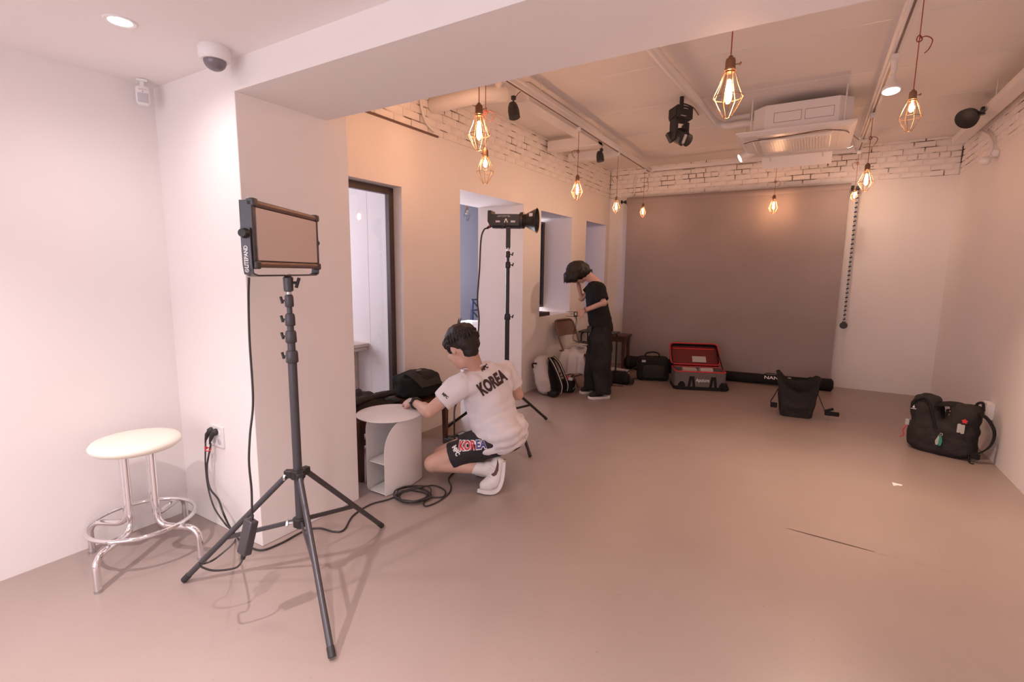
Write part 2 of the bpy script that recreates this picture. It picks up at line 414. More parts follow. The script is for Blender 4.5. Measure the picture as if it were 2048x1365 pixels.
fl_o = struct('floor', MB().box((-5.2, YR - 0.1, -0.12), (XR + 0.15, YB + 0.15, 0.0)), M['floor'])
struct('ceiling', MB().box((-3.6, 1.6, ZC), (XR + 0.15, YB + 0.15, ZC + 0.1)), M['ceil'])
struct('ceiling_nook', MB().box((XN - 0.1, YR - 0.1, ZN), (XR + 0.15, YN + 0.03, ZN + 0.1)), M['ceil'])
struct('ceiling_beam', MB().box((XP, YN, 2.187), (XR + 0.05, 1.849, ZC + 0.05)), M['ceil'])
struct('wall_pillar', MB().box((-3.45, YN, 0), (XP, 1.985, ZC)), M['wall'], bevel=0.004)
struct('wall_nook', MB().box((XN - 0.12, YR, 0), (XN, YN, ZN)), M['wall'])
# wall behind the camera with a wide unseen opening added for the daylight fill
mb = MB(); x0, x1 = -2.75, 0.75
mb.box((XN - 0.12, YR - 0.12, 0), (x0, YR, ZN)); mb.box((x1, YR - 0.12, 0), (XR + 0.1, YR, ZN))
mb.box((x0, YR - 0.12, 0), (x1, YR, 0.2)); mb.box((x0, YR - 0.12, 2.25), (x1, YR, ZN))
struct('wall_front', mb, M['wall'])
mb = MB()
for xa in (x0, (x0 + x1) / 2, x1): mb.box((xa - 0.025, YR - 0.08, 0.2), (xa + 0.025, YR - 0.03, 2.25))
for za in (0.2, 2.2): mb.box((x0, YR - 0.08, za), (x1, YR - 0.03, za + 0.05))
struct('added_rear_window', mb, M['blackmetal'])  # frame of the unseen window added for the foreground light

# --- walls with painted brick bands
def brick_mesh(L, H, D, seed):
    rnd = random.Random(seed); c = 0.0055
    def j(k=0.0016): return rnd.uniform(-k, k)
    back = [(-L / 2, 0, -H / 2), (L / 2, 0, -H / 2), (L / 2, 0, H / 2), (-L / 2, 0, H / 2)]
    mid = [(x + j(), -D + c, z + j()) for x, _, z in back]
    fr = [(x * (1 - 2 * c / L) + j(), -D + j(0.001), z * (1 - 2 * c / H) + j()) for x, _, z in back]
    vs = [V(p) for p in back + mid + fr]; fs = []
    for a, b in ((0, 4), (4, 8)):
        for i in range(4): fs.append((a + i, a + (i + 1) % 4, b + (i + 1) % 4, b + i))
    fs.append((8, 9, 10, 11)); m2 = MB(); m2.add(vs, fs); return m2.mesh('brick', M['brick'], None)
BL, BH, GAP = 0.187, 0.057, 0.0085
full = [brick_mesh(BL, BH, 0.030, k) for k in range(5)]; half = [brick_mesh(BL / 2 - GAP / 2, BH, 0.030, 20 + k) for k in range(3)]
def brick_band(wall, origin, ang, length, back_off):
    """origin: world point at the start of the band's bottom; bricks stand out from a mortar bed"""
    rnd = random.Random(int(length * 100)); mxr = Matrix.Translation(origin) @ Matrix.Rotation(ang, 4, 'Z')
    pitch = BH + GAP; n = int((ZC - ZB) / pitch) + 1
    for c in range(n):
        z = 0.006 + pitch * c + BH / 2
        hz = min(BH, ZC - ZB - (z - BH / 2))
        if hz < 0.015: continue
        header = (c % 6 == 3); x = -rnd.uniform(0, 0.03) - (BL / 2 if c % 2 else 0)
        while x < length:
            ms = rnd.choice(half if header else full); L = (BL / 2 - GAP / 2) if header else BL
            if x + L > 0.02 and x < length - 0.02:
                a = max(x, 0.0); b = min(x + L, length); o = bpy.data.objects.new('brick', ms)
                o.parent = wall; COL.objects.link(o)
                o.matrix_local = mxr @ Matrix.Translation(((a + b) / 2, rnd.uniform(-0.003, 0.003), z - (BH - hz) / 2)) @ Matrix.Rotation(rnd.uniform(-0.006, 0.006), 4, 'Y') @ Matrix.Diagonal(((b - a) / L, 1, hz / BH, 1))
            x += L + GAP * rnd.uniform(0.5, 1.5)
def bed(name, wall, lo, hi, mx=None):
    o = link(bpy.data.objects.new('mortar_bed', MB().box(lo, hi, mx).mesh('mortar_bed', M['mortar'])), wall)
# back wall
wb = struct('wall_back', MB().box((-3.4, YB, 0), (XR + 0.12, YB + 0.12, ZB)), M['wall'])
bed('b', wb, (-3.0, YB + 0.016, ZB), (XR + 0.12, YB + 0.12, ZC))
brick_band(wb, V((-2.73, YB + 0.038, ZB)), 0.0, XR + 2.73, 0)
# right wall
wr = struct('wall_right', MB().box((XR, YR, 0), (XR + 0.12, YB, ZB)), M['wall'])
bed('r', wr, (XR + 0.016, 1.8, ZB), (XR + 0.12, YB, ZC))
brick_band(wr, V((XR + 0.038, YB, ZB)), -math.pi / 2, 3.6, 0)
# left wall: thick, with three openings down to different sills
TH = 0.62; wm = Matrix(((WT.x, WN.x, 0, WA.x), (WT.y, WN.y, 0, WA.y), (0, 0, 1, 0), (0, 0, 0, 1)))
mb = MB()
def wseg(s0, s1, z0, z1, o1=0.0, o0=-TH): mb.box((s0, o0, z0), (s1, o1, z1), wm)
W1, D1, W2, W3 = (0.0, 0.967), (1.704, 2.83), (3.226, 4.058), (4.52, 5.243)
wseg(-0.06, W1[1], 2.05, ZB, 0.0, -0.15); wseg(W1[1], 1.14, 0, ZB, 0.0, -0.15); wseg(1.14, D1[0], 0, ZB); wseg(D1[0], D1[1], 2.138, ZB); wseg(D1[1], W2[0], 0, ZB)
wseg(*W2, 0, 0.87); wseg(*W2, 2.115, ZB); wseg(W2[1], W3[0], 0, ZB); wseg(*W3, 0, 0.89); wseg(*W3, 2.115, ZB); wseg(W3[1], 5.42, 0, ZB)
wl = struct('wall_left', mb, M['wall'])
bed('l', wl, (-0.06, -TH, ZB), (5.42, -0.016, ZC), wm)
brick_band(wl, W(-0.05, -0.038, ZB), math.atan2(WT.y, WT.x), 5.42, 0)
# thin board edge by the pillar, its dark colour stands in for the shadow line
struct('trim_1', MB().box((0.45, -0.03, ZB - 0.012), (1.40, 0.012, ZB + 0.004), wm), M['brownmetal'])

# --- glazing: tall framed window by the pillar, small window, blind niche
def framed(name, s0, s1, z0, z1, o, fw, mframe, sides='lrtb', gl='glass'):
    m2 = MB()
    if 'l' in sides: m2.box((s0, o - 0.045, z0), (s0 + fw, o, z1), wm)
    if 'r' in sides: m2.box((s1 - fw, o - 0.045, z0), (s1, o, z1), wm)
    if 't' in sides: m2.box((s0, o - 0.045, z1 - fw), (s1, o, z1), wm)
    if 'b' in sides: m2.box((s0, o - 0.045, z0), (s1, o, z0 + fw), wm)
    w = struct(name, m2, mframe, bevel=0.003)
    g = MB().box((s0 + fw * 0.6, o - 0.028, z0 + fw * 0.6), (s1 - fw * 0.6, o - 0.020, z1 - fw * 0.6), wm)
    link(bpy.data.objects.new('pane', g.mesh('pane', M[gl])), w); return w
framed('window_1', W1[0] - 0.02, W1[1], 0.03, 2.045, -0.09, 0.05, M['frame'])
framed('window_2', W2[0], W2[1], 0.93, 2.07, -0.40, 0.035, M['frame'], gl='dimglass')
struct('trim_2', MB().box((W2[0], -0.20, 0.870), (W2[0] + 0.28, -0.005, 0.915), wm), M['frame'], bevel=0.003)
framed('window_3', W3[0], W3[1], 0.89, 2.115, -0.46, 0.035, M['white'], gl='dimglass')

# --- rooms beyond the left wall
mb = MB()
mb.box((-4.75, 1.3, 0), (-4.65, 3.30, 0.95)); mb.box((-4.75, 1.3, 2.3), (-4.65, 3.30, 2.6)); mb.box((-4.75, 1.3, 0.95), (-4.65, 1.5, 2.3)); mb.box((-4.75, 2.75, 0.95), (-4.65, 3.3, 2.3))
struct('wall_side_room', mb, M['wall'])
struct('wall_partition', MB().box((-4.75, 3.15, 0), (-3.40, 3.30, 2.6)), M['wall'])
struct('wall_side_end', MB().box((-4.75, 1.25, 0), (-3.40, 1.36, 2.6)), M['wall'])
struct('ceiling_side_room', MB().box((-5.15, 1.25, 2.6), (-3.35, YB + 0.1, 2.7)), M['ceil'])
mb = MB(); xa, xb = -5.05, -4.95
mb.box((xa, 3.30, 0), (xb, YB + 0.1, 0.85)); mb.box((xa, 3.30, 2.15), (xb, YB + 0.1, 2.6)); mb.box((xa, 3.30, 0.85), (xb, 4.83, 2.15)); mb.box((xa, 6.07, 0.85), (xb, YB + 0.1, 2.15))
struct('wall_stair_hall', mb, M['blue'])
struct('wall_hall_end', MB().box((-5.05, YB, 0), (-3.3, YB + 0.12, 2.6)), M['blue'])

# --- marks on the floor
c1, c2 = onz(1572, 1057), onz(1750, 1105); pts = []
for k in range(13):
    t = k / 12; p = c1.lerp(c2, t); w = 0.0042 * (1 - abs(2 * t - 1) ** 3) + 0.0010
    pts.append((p, w))
dn = V((-(c2 - c1).y, (c2 - c1).x, 0)).normalized(); mb = MB()
up = [p + dn * (w + random.uniform(-0.0008, 0.0008)) + V((0, 0, 0.0012)) for p, w in pts]; lo = [p - dn * w + V((0, 0, 0.0012)) for p, w in pts]
mb.add(up + lo, [(k, k + 1, 14 + k, 13 + k) for k in range(12)])
link(bpy.data.objects.new('floor_crack', mb.mesh('floor_crack', mat('crack_filler', (0.10, 0.06, 0.05), 0.8), fix=True)), fl_o)
c1, c2 = onz(1757, 1108), onz(1905, 1146); mb = MB()
for a, b in ((0, .1), (.22, .3), (.5, .62), (.86, 1)):
    p, q = c1.lerp(c2, a), c1.lerp(c2, b); h = V((0, 0, 0.001)); mb.add([p + dn * 0.001 + h, q + dn * 0.001 + h, q - dn * 0.001 + h, p - dn * 0.001 + h], [(0, 1, 2, 3)])
link(bpy.data.objects.new('floor_scratch', mb.mesh('floor_scratch', mat('scratch', (0.27, 0.2, 0.175), 0.8))), fl_o)
P = [onz(x, y, 0.003) for x, y in ((1784, 965), (1791, 967), (1805, 970), (1804, 972), (1793, 971), (1787, 972))]
mb = MB(); mb.add(P + [p - V((0, 0, 0.003)) for p in P], [(0, 1, 2, 3, 4, 5), (11, 10, 9, 8, 7, 6)] + [(i, (i + 1) % 6, 6 + (i + 1) % 6, 6 + i) for i in range(6)])
solo('paper_scrap', mb, M['printwhite'], 'small torn white scrap of paper lying on the bare floor', 'paper scrap', smooth=None)

# ceiling board seams
for y in (2.25, 3.05, 3.95, 4.85, 5.75, 6.65):
    o = link(bpy.data.objects.new('ceiling_seam', MB().box((-2.72, y - 0.005, ZC - 0.003), (XR, y + 0.005, ZC + 0.001)).mesh('ceiling_seam', M['whiteplastic'])), bpy.data.objects['ceiling'])

# ================================================================== NOOK
# recessed downlights: one in view, three unseen ones added to brighten the foreground floor
def downlight(c, label, power, group='recessed downlights', cone=162, blend=1.0):
    t = thing('downlight', c, label, 'ceiling light', group); T = Matrix.Translation(c)
    part(t, 'trim_ring', MB().lathe([(0.036, -0.001), (0.040, -0.004), (0.050, -0.005), (0.054, -0.001), (0.054, 0.002), (0.036, 0.002)], 28, T), M['whiteplastic'])
    part(t, 'lens', MB().lathe([(0.0005, -0.003), (0.037, -0.003), (0.037, 0.0), (0.0005, 0.0)], 24, T), M['lamp'])
    l = bpy.data.lights.new('downlight_beam', 'SPOT'); l.energy = power; l.color = (1.0, 0.865, 0.865); l.spot_size = math.radians(cone); l.spot_blend = blend; l.shadow_soft_size = 0.035
    o = bpy.data.objects.new('downlight_beam', l); o.location = (0, 0, -0.012); link(o, t)
dl = onz(240, 42, ZN)
downlight(dl, 'round recessed downlight glowing in the low ceiling beside the dome camera', 24)
for x, y, lb in ((-2.05, 0.10, 'unseen round downlight added to light the open floor in front of the stool'), (-0.85, 0.10, 'unseen round downlight added to light the middle of the foreground floor'), (0.35, 0.10, 'unseen round downlight added to light the floor towards the right-hand wall')): downlight(V((x, y, ZN)), lb, 165, cone=112, blend=0.9)
# dome camera
c = onz(428, 96, ZN); t = thing('dome_camera', c, 'white dome security camera with smoked lens under the nook ceiling', 'security camera'); T = Matrix.Translation(c)
part(t, 'housing', MB().lathe([(0.001, 0.001), (0.060, 0.001), (0.062, -0.01), (0.061, -0.040), (0.052, -0.052), (0.001, -0.053)], 28, T), M['whiteplastic'])
part(t, 'dome', MB().lathe([(0.044, -0.050)] + [(0.044 * math.cos(a), -0.052 - 0.040 * math.sin(a)) for a in [k * math.pi / 16 for k in range(1, 8)]] + [(0.002, -0.093)], 24, T), M['domeglass'], 80)
part(t, 'lens', MB().ell(c + V((0.012, -0.012, -0.068)), 0.017), M['black'], 80)
# motion sensor
c = ony(283, 158, 1.30); c = onz(283, 158, ZN); t = thing('motion_sensor', c, 'small white motion sensor on a bracket in the nook corner', 'sensor')
dx = (V((0, 0, 0)) - V((c.x, c.y, 0))).normalized(); sx = V((-dx.y, dx.x, 0)); mxs = mx_from(c + V((0, 0, -0.075)), sx, dx, V((0, 0, 1)))
part(t, 'bracket', MB().cbox((0, -0.01, 0.068), (0.045, 0.05, 0.013), mxs).cbox((0, 0, 0.05), (0.018, 0.02, 0.04), mxs), M['whiteplastic'], bevel=0.003)
part(t, 'housing', MB().loft([[mxs @ V((x, y, z)) for x, y in rect_round(0.058 * k, 0.04 * k, 0.010, 3)] for z, k in ((0.038, 0.75), (0.030, 1), (-0.035, 1.0), (-0.048, 0.7))]), M['whiteplastic'], 50)
part(t, 'sensor_window', MB().grid(lambda u, v: mxs @ V((-0.022 + 0.044 * u, 0.0195 + 0.004 * math.sin(u * math.pi), -0.040 + 0.045 * v)), 6, 4, 0.002), M['lavender'])
part(t, 'led', MB().ell(mxs @ V((0, 0.021, 0.012)), 0.0018, nu=6, nv=5), M['black'])
part(t, 'brand_mark', text_mb('KT telecop', 0.007, mxs @ V((0, 0.021, 0.022)), -sx, V((0, 0, 1)), lift=0.0006), M['red'], None)
# wall outlet with plugs
def outlet(name, c, xd, yd, nd, w, h, label, knob=True):
    t = thing(name, c, label, 'outlet'); mx = mx_from(c, xd, yd, nd)
    part(t, 'cover_plate', MB().prism(rect_round(w, h, 0.006, 3), 0.009, mx), M['whiteplastic'], bevel=0.002)
    for k, (ox, oy) in enumerate([(-0.026, 0.022), (0.026, 0.022), (-0.026, -0.026), (0.026, -0.026)]):
        part(t, 'socket', MB().lathe([(0.001, 0.0105), (0.016, 0.0105), (0.018, 0.0095), (0.018, 0.008)], 18, mx @ Matrix.Translation((ox * w / 0.12, oy * h / 0.12, 0))), M['lavender'] if oy < 0 else M['whiteplastic'])
    return t, mx
oc = ony(436, 872, YN); ot, omx = outlet('wall_outlet', oc, (1, 0, 0), (0, 0, 1), (0, -1, 0), 0.125, 0.115, 'white four-way wall outlet beside the chrome stool with two plugs in it')
plug_pts = []
for k, sx in enumerate((-0.035, 0.008)):
    base = omx @ V((sx, 0.026, 0.010)); tip = base + V((-0.028, -0.022, -0.052)); plug_pts.append(tip)
    t = thing('power_plug', base, ('black angled power plug in the socket next to the stool side of the white outlet' if k == 0 else 'black angled power plug in the socket next to the pillar side of the white outlet'), 'plug', 'plugs in the wall outlet')
    part(t, 'head', MB().lathe([(0.001, 0.0), (0.018, 0.0), (0.019, 0.006), (0.013, 0.020), (0.001, 0.022)], 16, mx_from(base + V((0, -0.001, 0)), (1, 0, 0), (0, 0, 1), (0, -1, 0))).tube([base + V((0, -0.012, 0)), base + V((-0.012, -0.020, -0.020)), tip], [0.012, 0.012, 0.006], 10), M['rubber'], 60)
    part(t, 'strain_relief', rod([tip, tip + V((-0.004, 0.0, -0.014))], 0.0048, 8), M['rubber'])

# ---------------------------------------------------------------- stool
sc0 = V((-2.70, 1.015, 0)); t = thing('bar_stool', sc0, 'round cream cushioned stool on four bent chrome tube legs', 'stool')
zs = 0.590
part(t, 'seat', MB().lathe([(0.001, zs - 0.052), (0.12, zs - 0.050), (0.168, zs - 0.046), (0.182, zs - 0.034), (0.184, zs - 0.020), (0.172, zs - 0.006), (0.14, zs), (0.07, zs + 0.003), (0.001, zs + 0.003)], 44, Matrix.Translation(sc0 + V((-0.02, 0.01, 0)))), M['cream'], 60)
feet = [onz(197, 1186), onz(402, 1118), onz(372, 1045), onz(185, 1106)]
zr = 0.165
for fp in feet:
    d = V((fp.x - sc0.x, fp.y - sc0.y, 0)); R0 = d.length; d.normalize(); d = V(d)
    def at(r, z): return sc0 + d * r + V((0, 0, z))
    ri = 0.078
    path = [at(ri, zs - 0.05), at(ri, 0.25)] + [at(ri + 0.055 * (1 - math.cos(a)), 0.215 - 0.055 * math.sin(a) + 0.0) for a in [math.pi / 2 * k / 6 for k in range(7)]]
    path += [at(R0 - 0.055 + 0.055 * math.sin(a), 0.105 + 0.055 * math.cos(a)) for a in [math.pi / 2 * k / 6 for k in range(7)]] + [at(R0, 0.012)]
    lg = part(t, 'leg', MB().tube(path, 0.0145, 14), M['chrome'], 60)
    part(lg, 'foot_cap', MB().tube([at(R0, 0.0), at(R0, 0.014)], 0.0155, 14), M['steel'])
ring = [sc0 + V((0.215 * math.cos(a), 0.215 * math.sin(a), zr + 0.022)) for a in [2 * math.pi * k / 48 for k in range(48)]]
part(t, 'foot_ring', MB().tube(ring, 0.0095, 10, closed=True), M['chrome'], 80)

# ---------------------------------------------------------------- stand with LED panel
def light_stand(name, c, feet, zhub, zlow, ztop, label, r0=0.018, metal='greymetal', group=None, sections=(), brace=0.62, knob_dir=V((-1, -0.3, 0))):
    t = thing(name, c, label, 'light stand', group); z = lambda h: V((c.x, c.y, h)); m = M[metal]
    part(t, 'lower_tube', rod([z(zlow - 0.03), z(zhub)], r0 * 0.95, 14), m, 60)
    rr = r0; prev = zhub
    for k, (h, r) in enumerate(sections):
        part(t, 'tube_section', rod([z(prev), z(h)], r, 14), m, 60)
        cl = part(t, 'collar', MB().lathe([(r * 0.9, h - 0.052), (r + 0.005, h - 0.050), (r + 0.007, h - 0.046), (r + 0.006, h - 0.008), (r + 0.003, h), (r * 0.8, h + 0.002)], 16, Matrix.Translation((c.x, c.y, 0))), m, 50)
        kd = knob_dir.normalized(); kp = z(h - 0.025)
        part(cl, 'lever', MB().tube([kp + kd * (r + 0.003), kp + kd * (r + 0.022)], 0.004, 8).tube([kp + kd * (r + 0.022) + V((0, 0, -0.012)), kp + kd * (r + 0.030) + V((0, 0, 0.016))], 0.0055, 8), M['black'])
        prev = h
    part(t, 'spigot', rod([z(prev - 0.01), z(ztop)], 0.010, 12), M['steel'])
    for h, nm in ((zhub, 'upper_hub'), (zlow, 'lower_hub')):
        hb = part(t, nm, MB().lathe([(r0, h - 0.020), (r0 + 0.012, h - 0.018), (r0 + 0.013, h + 0.016), (r0 + 0.002, h + 0.022)], 16, Matrix.Translation((c.x, c.y, 0))), M['blackmetal'], 40)
        kd = V((-0.7, -0.7, 0)).normalized(); kp = z(h - 0.004)
        part(hb, 'wing_nut', MB().tube([kp + kd * r0, kp + kd * (r0 + 0.03)], 0.006, 8).cbox((0, 0, 0), (0.038, 0.008, 0.014), mx_from(kp + kd * (r0 + 0.036), V((0.5, -0.5, -0.4)), V((0.7, 0.7, 0)), V((0, 0, 1)))), M['steel'])
    for fp in feet:
        d = (V((fp.x, fp.y, 0)) - V((c.x, c.y, 0))); L = d.length; d.normalize()
        a = z(zhub) + d * (r0 + 0.022); b = V((fp.x, fp.y, 0.016))
        lg = part(t, 'leg', MB().tube([a, b], 0.0125, 12), m, 60)
        part(lg, 'foot', rod([b + (a - b).normalized() * 0.03, b + V((0, 0, -0.004)) + d * 0.004], 0.0142, 12), M['rubber'])
        part(lg, 'hinge', MB().cbox((0, 0, 0), (0.040, 0.030, 0.034), mx_from(z(zhub) + d * (r0 + 0.018), d, V((0, 0, 1)).cross(d), V((0, 0, 1)))), M['blackmetal'], bevel=0.004)
        q = a.lerp(b, brace); s = z(zlow) + d * (r0 + 0.008)
        part(t, 'brace', MB().strip([s, q], 0.020, 0.009, V((0, 0, 1))), m, None, bevel=0.002)
        part(lg, 'rivet', MB().ell(q, 0.009, nu=10, nv=6), M['steel'])
    return t
SP = V((-1.858, 1.281, 0)); f1 = [onz(370, 1166), onz(664, 1320), onz(763, 1057)]
SP.x = sum(p.x for p in f1) / 3; SP.y = sum(p.y for p in f1) / 3
zz = lambda y: zat(SP, y)
light_stand('light_stand', SP, f1, zz(948), zz(1043), zz(548), 'tall charcoal light stand in front of the pillar carrying the flat LED panel', 0.0185,
            sections=[(zz(702), 0.0185), (zz(662), 0.016), (zz(628), 0.0135), (zz(590), 0.011)], brace=0.60)
# panel: runs along pd, faces pn
pd_ = V((CF.x, CF.y, 0)).normalized(); pd_ = (pd_ * 0.55 + V((CR.x, CR.y, 0)).normalized() * 0.012).normalized(); pn = V((pd_.y, -pd_.x, 0)); up = V((0, 0, 1))
zt_, zb_ = zat(SP, 424), zat(SP, 531); zc_ = (zt_ + zb_) / 2; PH = zt_ - zb_; PWID = 0.54
pc = V((SP.x, SP.y, zc_)); pmx = mx_from(pc, pd_, pn, up)        # local x along panel, y = facing, z = up
t = thing('led_panel', V((SP.x, SP.y, zz(556))), 'flat LED soft panel light in a dark frame, unlit, held by a U yoke', 'studio light')
hw, hh = PWID / 2, PH / 2
part(t, 'body', MB().box((-hw + 0.012, -0.026, -hh + 0.01), (hw - 0.012, 0.014, hh - 0.01), pmx), M['greymetal'], bevel=0.004)
part(t, 'diffuser', MB().box((-hw + 0.014, 0.010, -hh + 0.014), (hw - 0.014, 0.020, hh - 0.014), pmx), M['screen'], bevel=0.002)
for s in (-1, 1):
    fr = part(t, 'frame_bar', MB().tube([pmx @ V((-hw + 0.02, 0.012, s * hh)), pmx @ V((hw - 0.02, 0.012, s * hh))], 0.0125, 10), M['bronze'], 60)
    sd = part(t, 'side_bracket', MB().box((s * hw - 0.012, -0.028, -hh - 0.008), (s * hw + 0.008, 0.020, hh + 0.010), pmx), M['greymetal'], bevel=0.004)
    for k in range(5): part(sd, 'vent_slot', MB().cbox((s * (hw + 0.0082), -0.004, hh - 0.03 - 0.012 * k), (0.001, 0.026, 0.005), pmx), M['black'], None)
    for k in (-1, 1): part(sd, 'corner_cap', MB().cbox((s * (hw - 0.004), 0.012, k * (hh + 0.002)), (0.032, 0.030, 0.030), pmx), M['greymetal'], bevel=0.006)
zy = zz(551) - zc_
ypath = [V((-hw - 0.020, -0.004, 0.02)), V((-hw - 0.020, -0.004, -0.06)), V((-hw - 0.018, -0.004, zy + 0.035)), V((-hw - 0.012, -0.004, zy + 0.008)), V((-hw + 0.02, -0.004, zy)), V((0, -0.004, zy)),
         V((hw - 0.02, -0.004, zy)), V((hw + 0.012, -0.004, zy + 0.008)), V((hw + 0.018, -0.004, zy + 0.035)), V((hw + 0.020, -0.004, -0.06)), V((hw + 0.020, -0.004, 0.02))]
yk = part(t, 'yoke', MB().strip([pmx @ p for p in ypath], 0.034, 0.006, pn), M['greymetal'], 30)
for s in (-1, 1):
    part(yk, 'pivot_knob', MB().lathe([(0.001, 0), (0.017, 0), (0.018, 0.005), (0.014, 0.022), (0.001, 0.024)], 14, pmx @ Matrix.Translation((s * (hw + 0.023), -0.004, 0.0)) @ Matrix.Rotation(s * math.pi / 2, 4, 'Y')), M['black'])
part(yk, 'lettering', text_mb('LITEPAND', 0.020, pmx @ V((-hw - 0.0225, -0.004, -0.082)), up, -pn, bold=0.0006, lift=0.0025, width=0.078), M['printwhite'], None)
part(yk, 'emblem', MB().tube([pmx @ V((-hw - 0.0250, -0.004 + 0.006 * math.cos(a), -0.130 + 0.006 * math.sin(a))) for a in [2 * math.pi * k / 16 for k in range(16)]], 0.0012, 5, closed=True).tube([pmx @ V((-hw - 0.0250, -0.008, -0.134)), pmx @ V((-hw - 0.0250, 0.0, -0.126))], 0.0012, 5), M['printwhite'])
part(t, 'mount_socket', MB().lathe([(0.012, zz(584)), (0.019, zz(582)), (0.020, zz(556)), (0.012, zz(552))], 14, Matrix.Translation((SP.x, SP.y, 0))), M['greymetal'], 40)
kp = V((SP.x, SP.y, zz(566)))
part(t, 'mount_lever', MB().tube([kp, kp + CR * 0.032], 0.006, 8).tube([kp + CR * 0.032 + V((0, 0, -0.02)), kp + CR * 0.046 + V((0, 0, 0.02))], 0.007, 8), M['black'])
# adapter hanging on the cable beside the stand leg
ab, at_ = dep(488, 1108, 1.93), dep(503, 1040, 1.93); az = (at_ - ab).normalized(); ay = (CF - az * CF.dot(az)).normalized(); ax = az.cross(ay)
amx = mx_from((ab + at_) / 2, (ax * 0.86 + ay * 0.5), (ay * 0.86 - ax * 0.5), az); AL = (at_ - ab).length
t = thing('power_adapter', ab, 'black brick power adapter hanging by its cable on the tripod leg', 'power adapter')
part(t, 'housing', MB().cbox((0, 0, 0), (0.050, 0.034, AL), amx), M['greymetal'], bevel=0.005)
part(t, 'cable_end', rod([at_ - az * 0.002, at_ + az * 0.02], [0.008, 0.005]), M['rubber'])
part(t, 'plug', rod([ab + az * 0.002, ab - az * 0.022], [0.012, 0.008]), M['rubber'])
# its cables
pts = [dep(498, 556, 1.80), dep(497, 600, 1.84), dep(499, 680, 1.86), dep(506, 800, 1.88), dep(500, 870, 1.88), dep(498, 925, 1.88), dep(503, 980, 1.90), dep(504, 1025, 1.93), at_ + az * 0.018]
solo('panel_cable', MB().tube(smoothpath(pts, 8), 0.0042, 8), M['cable'], 'dark cable hanging from the LED panel down to the power adapter', 'cable', smooth=80, org=at_)
f0 = onz(368, 1166)
pts = [ab - az * 0.02, dep(472, 1136, 1.90), dep(430, 1142, 1.86), dep(404, 1135, 1.84), dep(397, 1127, 1.84), dep(408, 1128, 1.90), dep(435, 1115, 1.98), dep(462, 1098, 2.02), dep(470, 1078, 2.10), onz(463, 1062, 0.02), onz(447, 1035, 0.02) + V((0, 0.0, 0.05)), ]
w1 = plug_pts[0]
pa = [w1 + V((-0.004, 0, -0.012)), ony(411, 893, 1.32), ony(411, 930, 1.31), ony(416, 975, 1.30), ony(428, 1015, 1.28), ony(450, 1048, 1.24)]
solo('adapter_cord', MB().tube(smoothpath(pa + [onz(463, 1062, 0.012), onz(470, 1082, 0.008)] + list(reversed(pts[:7])), 8), 0.0040, 8), M['cable'], 'black cord from the outlet looped round a tripod leg to the power adapter', 'cable', smooth=80, org=onz(463, 1062))
w2 = plug_pts[1]
pb = [w2 + V((-0.004, 0, -0.012)), ony(421, 893, 1.325), ony(414, 935, 1.31), ony(419, 975, 1.30), ony(437, 1000, 1.29), ony(448, 1030, 1.26), onz(464, 1062, 0.008), onz(485, 1085, 0.006), onz(520, 1101, 0.006), onz(560, 1088, 0.006), onz(595, 1069, 0.006), onz(615, 1060, 0.006), onz(640, 1057, 0.006), onz(668, 1064, 0.006), onz(688, 1060, 0.006), onz(706, 1032, 0.006), onz(740, 1010, 0.006), onz(775, 1000, 0.006)]
# the same cord ends in the coil
cc = onz(826, 996); 
for k in range(4 * 12):
    a = math.radians(200) - 2 * math.pi * k / 12; ring_ = k // 12
    r = 0.088 + 0.012 * math.sin(1.3 * k) + 0.008 * ring_
    pb.append(cc + V((r * 1.05 * math.cos(a) - 0.0, r * 0.95 * math.sin(a), 0.008 + 0.008 * ring_ + 0.003 * math.sin(k * 1.9))))
pb += [onz(845, 975, 0.035), onz(870, 972, 0.012), onz(890, 982, 0.008), onz(886, 994, 0.008), onz(862, 996, 0.008)]
pb += [onz(848, 1006, 0.007), onz(852, 1013, 0.006), onz(876, 1004, 0.006), onz(897, 988, 0.006), onz(902, 974, 0.006), onz(897, 958, 0.006), onz(910, 945, 0.006), onz(935, 938, 0.006), onz(940, 925, 0.006), onz(925, 905, 0.006), onz(912, 895, 0.03)]
solo('extension_cable', MB().tube(smoothpath(pb, 6), 0.0048, 8), M['cable'], 'long black extension cable ending in a loose coil by the round side table', 'cable', smooth=80, org=cc)
# red tie holding the two cords together
c = ony(418, 899, 1.32); mb = MB().tube([c + V((0.020 * math.cos(a), 0.010 * math.sin(a) - 0.004, 0.006 * math.sin(a * 1.0))) for a in [2 * math.pi * k / 20 for k in range(20)]], 0.0028, 6, closed=True).cbox(c + V((-0.018, -0.006, 0.006)), (0.012, 0.010, 0.012))
solo('cable_tie', mb, M['red'], 'bright red cable tie holding two cords together below the white outlet', 'cable tie', org=c)

